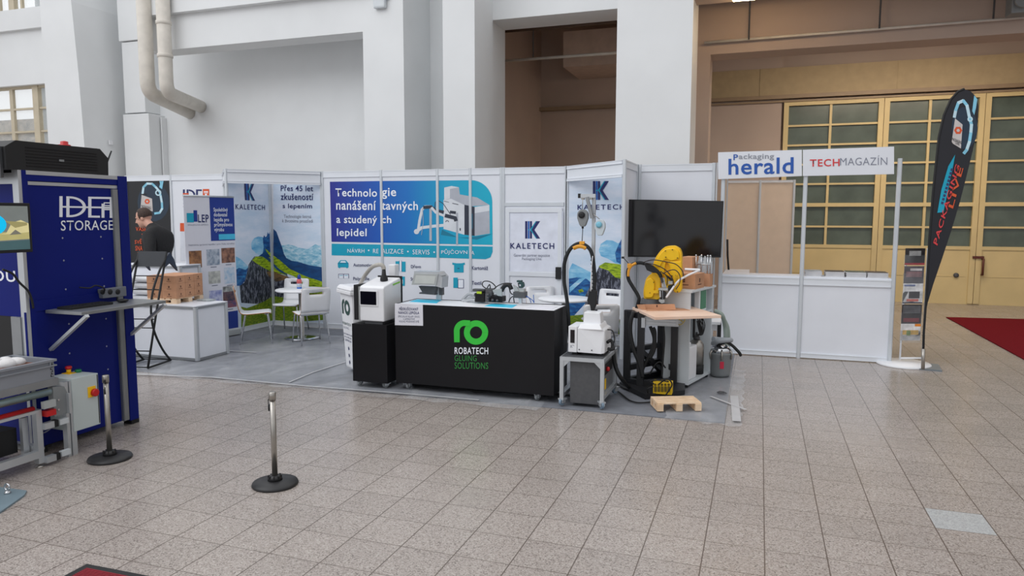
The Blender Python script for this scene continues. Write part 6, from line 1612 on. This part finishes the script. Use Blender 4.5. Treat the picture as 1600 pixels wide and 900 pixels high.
# black housing on top
hz0, hz1 = MH_, 2.34
mb = MB(); mb.prism([(MX+.01, MY0-.1, hz0+.0), (MX+.01, MY0-.1, hz1-.05), (MX+.01, MY0-.02, hz1), (MX+.01, ypx(155,240), hz1), (MX+.01, ypx(168,256), hz1-.07), (MX+.01, ypx(168,275), hz0)], (-.9,0,0)); 
hs = mb.build('top_housing', black_matt, t)
mb = MB()
for k in range(7): z = hz0+.03+k*.022; mb.box(MX+.01, MX+.013, MY0+.05, ypx(150,250), z, z+.006)
mb.build('louvre', black, hs)
mb = MB(); v = onp(96, 251, ('X', MX+.012), 0); mb.box(MX+.01, MX+.016, v.y-.02, v.y+.02, v.z-.008, v.z+.008); mb.build('badge', grey_md, hs)
MB().box(MX-.4, MX-.02, MY0-.12, MY0-.1, hz0-.06, hz1-.05).build('front_cover', mat('cover_dark_grey', (64,66,70), .5), hs)
v = W(101, 234, 'X', MX-.15); mb = MB(); mb.lathe((MX-.15, v.y, hz1), [(.045,0),(.045,.02),(.028,.024),(.028,.045),(.01,.05)], 18); mb.build('beacon', red_pl, t)
mb = MB(); 
for a_, b_, dx in (((152,272),(150,232),-.03), ((160,272),(174,236),0)): p0 = onp(*a_, ('X', MX+dx-.02)); p1 = onp(*b_, ('X', MX+dx-.02)); mb.tube([Vector((p0.x,p0.y,MH_)), p0.lerp(p1,.3), p1], .008, 6, radii=[.009,.009,.006])
mb.build('antenna', black_matt, t)
# shelf with struts, sockets
SX1 = -4.72; sz = 1.09
s0, s1_ = W(58,480,'Z',sz).y, W(265,467,'Z',sz).y
s0, s1_ = 3.92, 4.72
mb = MB(); mb.box(MX+.015, SX1, s0, s1_, sz-.025, sz); mb.build('shelf', alu_dark, t, bevel=.003)
mb = MB()
for y in (s0+.03, s1_-.03): mb = MB(); mb.bar((MX+.01, y, .78), (SX1+.02, y, sz-.03), .03, .022); mb.build('shelf_strut', alu, t)
mb = MB(); ps = [onp(x, y, ('X', MX+.004)) for x, y in ((152,452),(190,447),(191,462),(154,466))]; mb.prism(ps, (.05,0,0)); so = mb.build('power_strip', mat('socket_grey', (110,114,122), .5), t, bevel=.004)
mb = MB()
for px in (160, 172, 184): v = onp(px, 456, ('X', MX+.054)); MB().lathe(v, [(.022,0),(.022,.004),(.008,.005)], 14, Matrix.Rotation(PI/2, 4, 'Y')).build('socket_outlet', black_matt, so)
mb = MB(); ca = [onp(124,449,('X',MX+.06)), onp(140,450,('X',MX+.08)), onp(150,446,('X',MX+.09)), onp(163,451,('X',MX+.09)), onp(162,457,('X',MX+.07))]; mb.tube(ca, .006, 6, res=5)
o = mb.build('power_cable', black_rub); tag(o, 'black plug cable hanging at the grey sockets on the blue machine', 'cable')
# keyboard and mouse on the shelf
mb = MB(); mb.box(MX+.06, MX+.20, 3.98, 4.36, sz+.0005, sz+.018, None, .004); kb = mb.build('keyboard', black_matt); tag(kb, 'black keyboard on the shelf of the blue machine', 'keyboard')
mb = MB()
for i in range(4):
    for j in range(13): mb.box(MX+.072+i*.03, MX+.095+i*.03, 3.992+j*.028, 4.014+j*.028, sz+.018, sz+.021)
mb.build('keys', black_rub, kb)
mb = MB(); mb.sphere((MX+.17, 4.48, sz+.0158), .05, 12, (.65,1,.3)); o = mb.build('mouse', black_matt); tag(o, 'black mouse beside the keyboard on the machine shelf', 'mouse')
# monitor on an arm
XMn = -4.98
t = thing('monitor', 'monitor at the left edge showing cyan shape and sandy paper', 'monitor', (XMn-.05, 3.5, 1.5))
PMo = ('X', XMn)
ym1 = W(47, 320, 'X', XMn).y; zm1 = W(24, 317, 'X', XMn).z; zm0 = W(24, 395, 'X', XMn).z; ym0 = ym1-.60
MB().box(XMn-.035, XMn, ym0, ym1, zm0, zm1, None, .005).build('casing', black_matt, t)
sc_b = .022
def sq(pts): return [Vector((XMn+.0012, ym0+sc_b+(ym1-ym0-2*sc_b)*u, zm0+sc_b+(zm1-zm0-2*sc_b)*v)) for u, v in pts]
def em(n, c): return mat(n, c, .3, emit=.55, var=.04, scale=9)
mb = MB(); ms = []
lay = [('screen_backdrop', (112,118,116), [(0,0),(1,0),(1,1),(0,1)]), ('screen_sand', (176,168,112), [(0,.18),(1,.24),(1,.42),(0,.38)]), ('screen_sand_light', (206,196,144), [(.6,.36),(.7,.38),(.78,.62),(.9,.68),(1,.60),(1,.4),(.8,.36)]), ('screen_wrap', (150,142,96), [(.62,.75),(.70,.66),(.86,.64),(.98,.62),(.98,.56),(.82,.5),(.74,.6)]), ('screen_shade', (112,110,100), [(.74,.34),(.82,.46),(.90,.36)]), ('screen_cyan', (0,190,240), [(.45+.26*math.cos(a*PI/12), .58+.28*math.sin(a*PI/12)) for a in range(-3, 16)]), ('screen_floor', (64,92,96), [(0,0),(1,0),(1,.22),(0,.16)])]
for k, (n, c, pts) in enumerate(lay):
    ms.append(em(n, c)); mb.m(k); mb.poly([p+Vector((.0003*k,0,0)) for p in sq(pts)])
mb.build('screen', ms, t, norm=False)
MB().bar((XMn-.03, ym0+.3, (zm0+zm1)/2), (XMn-.25, MY0, (zm0+zm1)/2), .04, .04).build('arm', black_matt, t)
mb = MB(); mb.tube([onp(4,421,('X',MX+.03)), onp(20,428,('X',MX+.03)), onp(30,441,('X',MX+.03)), onp(44,455,('X',MX+.03)), onp(50,470,('X',MX+.03)), onp(52,482,('X',MX+.03))], .008, 6, res=5); o = mb.build('monitor_cable', black_rub); tag(o, 'black cable hanging below the monitor along the blue machine', 'cable')

# ------------------------------------------------------------------ conveyor, crate, control box
KX = -4.80
t = thing('conveyor', 'aluminium roller conveyor at the left edge in front of the blue machine', 'conveyor', (-5.1, 3.3, 0))
def ky(px, py): return W(px, py, 'X', KX).y
def kzz(px, py): return W(px, py, 'X', KX).z
ye = ky(92, 595); ys = 2.3
zr1, zr0 = kzz(90, 590), kzz(92, 601)
mb = MB(); mb.box(KX-.03, KX, ys, ye, zr0, zr1); mb.box(KX-.60, KX-.57, ys, ye, zr0, zr1); mb.build('side_rail', alu_dark, t, bevel=.002)
mb = MB()
for k in range(9): mb.tube([(KX-.57, ye-.06-k*.11, zr1-.035), (KX-.03, ye-.06-k*.11, zr1-.035)], .028, 14)
mb.build('roller', steel, t)
rz = kzz(80, 612)
mb = MB(); mb.tube([(KX-.01, ys, rz), (KX-.01, ye-.07, rz)], .028, 16); mb.build('drive_tube', mat('tube_green_grey', (150,166,164), .25, metal=.6), t)
mb = MB(); a = ky(84, 630); b = ky(108, 630)
mb.prism([(KX+.0, a, kzz(90,650)), (KX+.0, b, kzz(90,650)), (KX+.0, b, kzz(90,622)), (KX+.0, b-.03, kzz(90,606)), (KX+.0, a, kzz(90,603))], (-.05,0,0)); gp = mb.build('gear_plate', grey_md, t, bevel=.002)
MB().box(KX+.0, KX+.025, b-.02, b, kzz(90,650), kzz(90,618)).build('bracket', alu, t)
mb = MB(); 
for px, py in ((91,625),(91,640)): mb.lathe(onp(px,py,('X',KX+.001)), [(.008,0),(.008,.006)], 10, Matrix.Rotation(PI/2,4,'Y'))
mb.build('bolt', chrome, gp)
MB().box(KX-.0, KX+.03, ky(64,632), ky(83,632), kzz(72,637), kzz(72,626)).build('rating_plate', grey_lt, t)
mb = MB(); mb.box(KX-.03, KX+.02, ky(70,645), ky(85,645), kzz(78,649), kzz(78,640)); mb.tube([(KX-.05, ys, kzz(60,640)), (KX-.05, ky(60,640), kzz(60,640))], .02, 8); mb.build('light_sensor', red_pl, t)
# frame
mb = MB(); yl1, yl0 = ky(71,700), ky(62,700)
zt_ = kzz(66,640)
for x in (KX-.06, KX-.60): 
    mb = MB(); mb.box(x, x+.045, yl0, yl1, .03, zt_); mb.build('leg', alu, t)
MB().box(KX-.12, KX-.09, yl0-.05, yl1-.05, .06, zt_-.05).build('brace', alu, t)
mb = MB(); mb.box(KX-.06, KX-.015, ys, yl0, kzz(30,728), kzz(30,716)); mb.box(KX-.60, KX-.56, ys, yl0, kzz(30,728), kzz(30,716)); mb.box(KX-.03, KX-.01, ys, yl0+.02, zt_-.02, zt_); mb.box(KX-.6, KX-.06, yl0, yl1, .12, .16); mb.build('lower_rail', alu, t)
mb = MB()
for z in (kzz(80,664), kzz(80,717)): mb.box(KX-.03, KX+.01, yl1, ky(84,665), z-.02, z+.025); 
mb.build('cross_profile', alu, t)
mb = MB()
for z in (kzz(80,664), kzz(80,717)): MB().box(KX-.032, KX+.012, ky(84,665), ky(90,665), z-.022, z+.027).build('end_cap', black_matt, t)
mb = MB()
for z in (kzz(102,660), kzz(102,710)): mb.box(KX-.03, KX-.0, ky(94,665), ky(108,665), z-.01, z+.03)
mb.build('white_bracket', white_pow, t)
mb = MB(); mb.lathe((KX-.04, (yl0+yl1)/2, 0), [(.03,0),(.03,.008),(.008,.012),(.008,.04)], 14); mb.lathe((KX-.58, (yl0+yl1)/2, 0), [(.03,0),(.03,.008),(.008,.012),(.008,.04)], 14); mb.build('levelling_foot', steel, t)
mb = MB(); mb.box(KX-.55, KX-.15, ys, yl0-.05, .12, .30); mb.build('underside_shade_box', black_matt, t)  # black box added to give the conveyor its shaded underside
mb = MB()
for k in range(3): mb.tube([(KX-.05, yl0+.02, .32), (KX-.1, yl1+.06, .22+.02*k), (KX-.08, ky(100,680), .26+.02*k)], .005, 6, res=5)
mb.build('wire', inkgrey, t)
# crate on the conveyor
cy1 = W(85, 570, 'X', KX).y; cy0 = cy1-.60; cz0_ = zr1+.0; cz1_ = W(84, 561, 'X', KX).z
t = thing('plastic_crate', 'grey plastic crate on the conveyor at the left edge', 'crate', (KX-.2, (cy0+cy1)/2, cz0_))
x0c, x1c = KX-.42, KX-.005
mb = MB(); th = .012
zq = cz1_-.003; mb.box(x1c-th, x1c, cy0, cy1, cz0_, zq); mb.box(x0c, x0c+th, cy0, cy1, cz0_, zq); mb.box(x0c, x1c, cy1-th, cy1, cz0_, zq); mb.box(x0c, x1c, cy0, cy0+th, cz0_, zq); mb.box(x0c, x1c, cy0, cy1, cz0_, cz0_+.01)
crm = mat('crate_grey', (138,142,150), .5, var=.03); mb.build('wall', crm, t)
mb = MB(); r_ = .014
for z0, z1 in ((cz1_-.016, cz1_), (cz1_-.05, cz1_-.04)):
    mb.box(x1c-th, x1c+r_, cy0-r_, cy1+r_, z0, z1); mb.box(x0c-r_, x0c+th, cy0-r_, cy1+r_, z0, z1); mb.box(x0c, x1c, cy1-th, cy1+r_, z0, z1); mb.box(x0c, x1c, cy0-r_, cy0+th, z0, z1)
for y in (cy0+.02, cy1-.04): mb.box(x1c, x1c+.012, y, y+.01, cz1_-.05, cz1_)
mb.build('rim', crm, t)
mb = MB()
for k in range(6): z = cz0_+.015+k*.017; mb.box(x1c, x1c+.0015, cy1-.030, cy1-.010, z, z+.003); mb.box(x1c, x1c+.0015, cy1-.030+.006*(k % 3), cy1-.024+.006*(k % 3), z, z+.012)
mb.build('moulded_marks', black_matt, t)
foam = mat('white_foam_item', (232,230,230), .7, bump=.2, bscale=30)
for k, (px, py, s_, lab) in enumerate(((22, 562, .06, 'white padded piece lying in the grey crate, nearer the crate corner'), (6, 566, .07, 'white padded piece in the grey crate, cut by the left photo edge'))):
    v = W(px, py, 'X', KX-.2); zc2 = cz1_-.01
    t = thing('padded_piece', lab, 'padded piece', (KX-.2, v.y, zc2-.1))
    mb = MB(); mb.sphere((KX-.2, v.y, zc2), s_, 14, (1,1.3,.6)); mb.sphere((KX-.22, v.y-.05, zc2+.02), s_*.7, 12, (1,1.2,.7)); mb.build('padding', foam, t)
    MB().box(KX-.27, KX-.13, v.y-.08, v.y+.10, cz0_+.011, zc2-.015, None, .01).build('base', mat('piece_brown', (128,84,66), .7), t)
# control cabinet
BX = -4.83
by0, by1 = W(113, 620, 'X', BX).y, W(155, 620, 'X', BX).y
bz0, bz1 = W(135, 669, 'X', BX).z, W(135, 587, 'X', BX).z
t = thing('control_cabinet', 'pale grey control cabinet with red yellow main switch beside the conveyor', 'control cabinet', (BX-.12, (by0+by1)/2, .0))
mb = MB(); mb.box(BX-.24, BX, by0, by1, bz0, bz1, None, .004); bxo = mb.build('body', mat('cabinet_pale_green_grey', (196,206,206), .4, var=.02), t)
MB().box(BX, BX+.003, by1-.012, by1-.006, bz0+.01, bz1-.01).build('door_edge', black_matt, t)
v = onp(143, 612, ('X', BX))
MB().box(BX, BX+.006, v.y-.034, v.y+.034, v.z-.042, v.z+.042, None, .003).build('switch_plate', yellow_s, t)
mb = MB(); v2 = onp(146, 613, ('X', BX)); mb.lathe(Vector((BX+.006, v2.y, v2.z)), [(.03,0),(.03,.02),(.024,.026)], 20, Matrix.Rotation(PI/2,4,'Y')); mb.build('main_switch', red_pl, t)
for px, py, m1, m2, nm in ((104, 583, red_pl, yellow_s, 'emergency_button'), (125, 581, green_pl, green_pl, 'start_button')):
    v = W(px, py, 'Z', bz1); v.x = max(BX-.20, min(BX-.03, v.x)); v.y = max(by0+.03, min(by1-.03, v.y))
    if nm == 'emergency_button': MB().box(v.x-.04, v.x+.04, v.y-.03, v.y+.03, bz1, bz1+.004).build('button_plate', yellow_s, t); MB().lathe((v.x, v.y, bz1+.004), [(.016,0),(.016,.03)], 16).build('button_collar', yellow_s, t); z_ = bz1+.034
    else: z_ = bz1
    MB().lathe((v.x, v.y, z_), [(.02,0),(.024,.006),(.024,.018),(.016,.024)], 18).build(nm, m1, t)
mb = MB(); 
for px0, px1 in ((103, 108),(110, 118)): y0_, y1_ = W(px0, 650, 'X', BX-.01).y, W(px1, 650, 'X', BX-.01).y; mb.box(BX-.05, BX-.005, y0_, y1_, .0, bz1-.012)
mb.build('upright', alu, t)

# ------------------------------------------------------------------ stanchions, mat, stand plate
def stanchion(label, g, clip_=True):
    t = thing('stanchion', label, 'stanchion', (g.x, g.y, 0), random.uniform(0,1), 'short steel stanchions')
    MB().lathe((0,0,0), [(.148,0),(.152,.008),(.145,.022),(.06,.032),(.05,.034)], 40).build('base', mat('stanchion_black', (34,34,36), .45, var=.1), t, local=True)
    mb = MB(); mb.lathe((0,0,.033), [(.05,0),(.036,.03),(.026,.034)], 24)
    for k in range(8): a = k*PI/4; mb.box(.028, .046, -.003, .003, .034, .066, Matrix.Rotation(a, 4, 'Z'))
    mb.build('collar', MATS['stanchion_black'], t, local=True)
    MB().lathe((0,0,.06), [(.0185,0),(.0185,.52)], 20).build('post', steel, t, local=True)
    MB().lathe((0,0,.58), [(.023,0),(.023,.052),(.018,.056),(.004,.057)], 20).build('head', steel, t, local=True)
    mb = MB(); mb.box(-.034, -.022, -.006, .006, .575, .60); mb.tube([(-.032,0,.59),(-.046,.0,.575),(-.046,0,.545),(-.036,0,.535),(-.032,0,.55)], .003, 6, res=3); mb.tube([(-.044,0,.54),(-.042,0,.50)], .006, 6); mb.build('belt_clip', black_matt, t, local=True)
    return t
g_ = G(430, 757); stanchion('steel stanchion standing alone on the tiles, nearest the photo centre', g_).rotation_euler[2] = -.3
g_ = G(172, 717); s2 = stanchion('steel stanchion in front of the blue machine', g_); s2.rotation_euler[2] = 2.2
t = thing('door_mat', 'red ribbed door mat with black rubber edge at the bottom edge', 'mat', (-3.0, 2.3, 0))
Pm = [G(135, 882.5), G(225, 900), G(95, 900)]
d1 = Vector((1, -.02, 0)); d2 = Vector((0, -1, 0))
p = Vector((Pm[0].x, Pm[0].y, 0)); 
d1 = (Vector((Pm[1].x, Pm[1].y, 0))-p).normalized(); d2 = (Vector((Pm[2].x, Pm[2].y, 0))-p).normalized()
d2 = (d2 - d1*d2.dot(d1)).normalized()
q4 = [p, p+d1*.9, p+d1*.9+d2*.6, p+d2*.6]
mb = MB(); a_ = mb._new(q4); b_ = mb._new([x.lerp((q4[0]+q4[2])/2, .03)+Vector((0,0,.012)) for x in q4]); mb.face(a_[::-1]); mb.face(b_)
for k in range(4): mb.face([a_[k], a_[(k+1)%4], b_[(k+1)%4], b_[k]])
mb.build('rubber_edge', black_rub, t)
mb = MB(); cc_ = (q4[0]+q4[2])/2
for k in range(40):
    o0 = p + d1*.06 + d2*(.05+k*.0125); mb.prism([o0+Vector((0,0,.012)), o0+d1*.78+Vector((0,0,.012)), o0+d1*.78+d2*.009+Vector((0,0,.012)), o0+d2*.009+Vector((0,0,.012))], (0,0,.006))
mb.build('ribs', mat('mat_red', (128,20,36), .9, var=.1, scale=60), t)
t = thing('stand_plate', 'blue grey steel base plate with ring bolt at the left edge', 'base plate', (-4.6, 3.05, 0))
pl = [G(0, 768), G(42, 769), G(38, 776), G(0, 803)]
pl = [pl[0]+Vector((-.3,.02,0)), pl[1], pl[2], pl[3], pl[3]+Vector((-.3,-.1,0))]
MB().prism([Vector((v.x, v.y, 0)) for v in pl], (0,0,.012)).build('plate', mat('plate_blue_grey', (116,134,144), .5, var=.05), t)
v = G(12, 774); mb = MB(); mb.lathe((v.x, v.y, .012), [(.02,0),(.02,.01),(.012,.02)], 14); rr_ = [(v.x+.022*math.cos(k*PI/8), v.y, .055+.022*math.sin(k*PI/8)) for k in range(17)]; mb.tube(rr_, .006, 8); mb.build('ring_bolt', chrome, t)
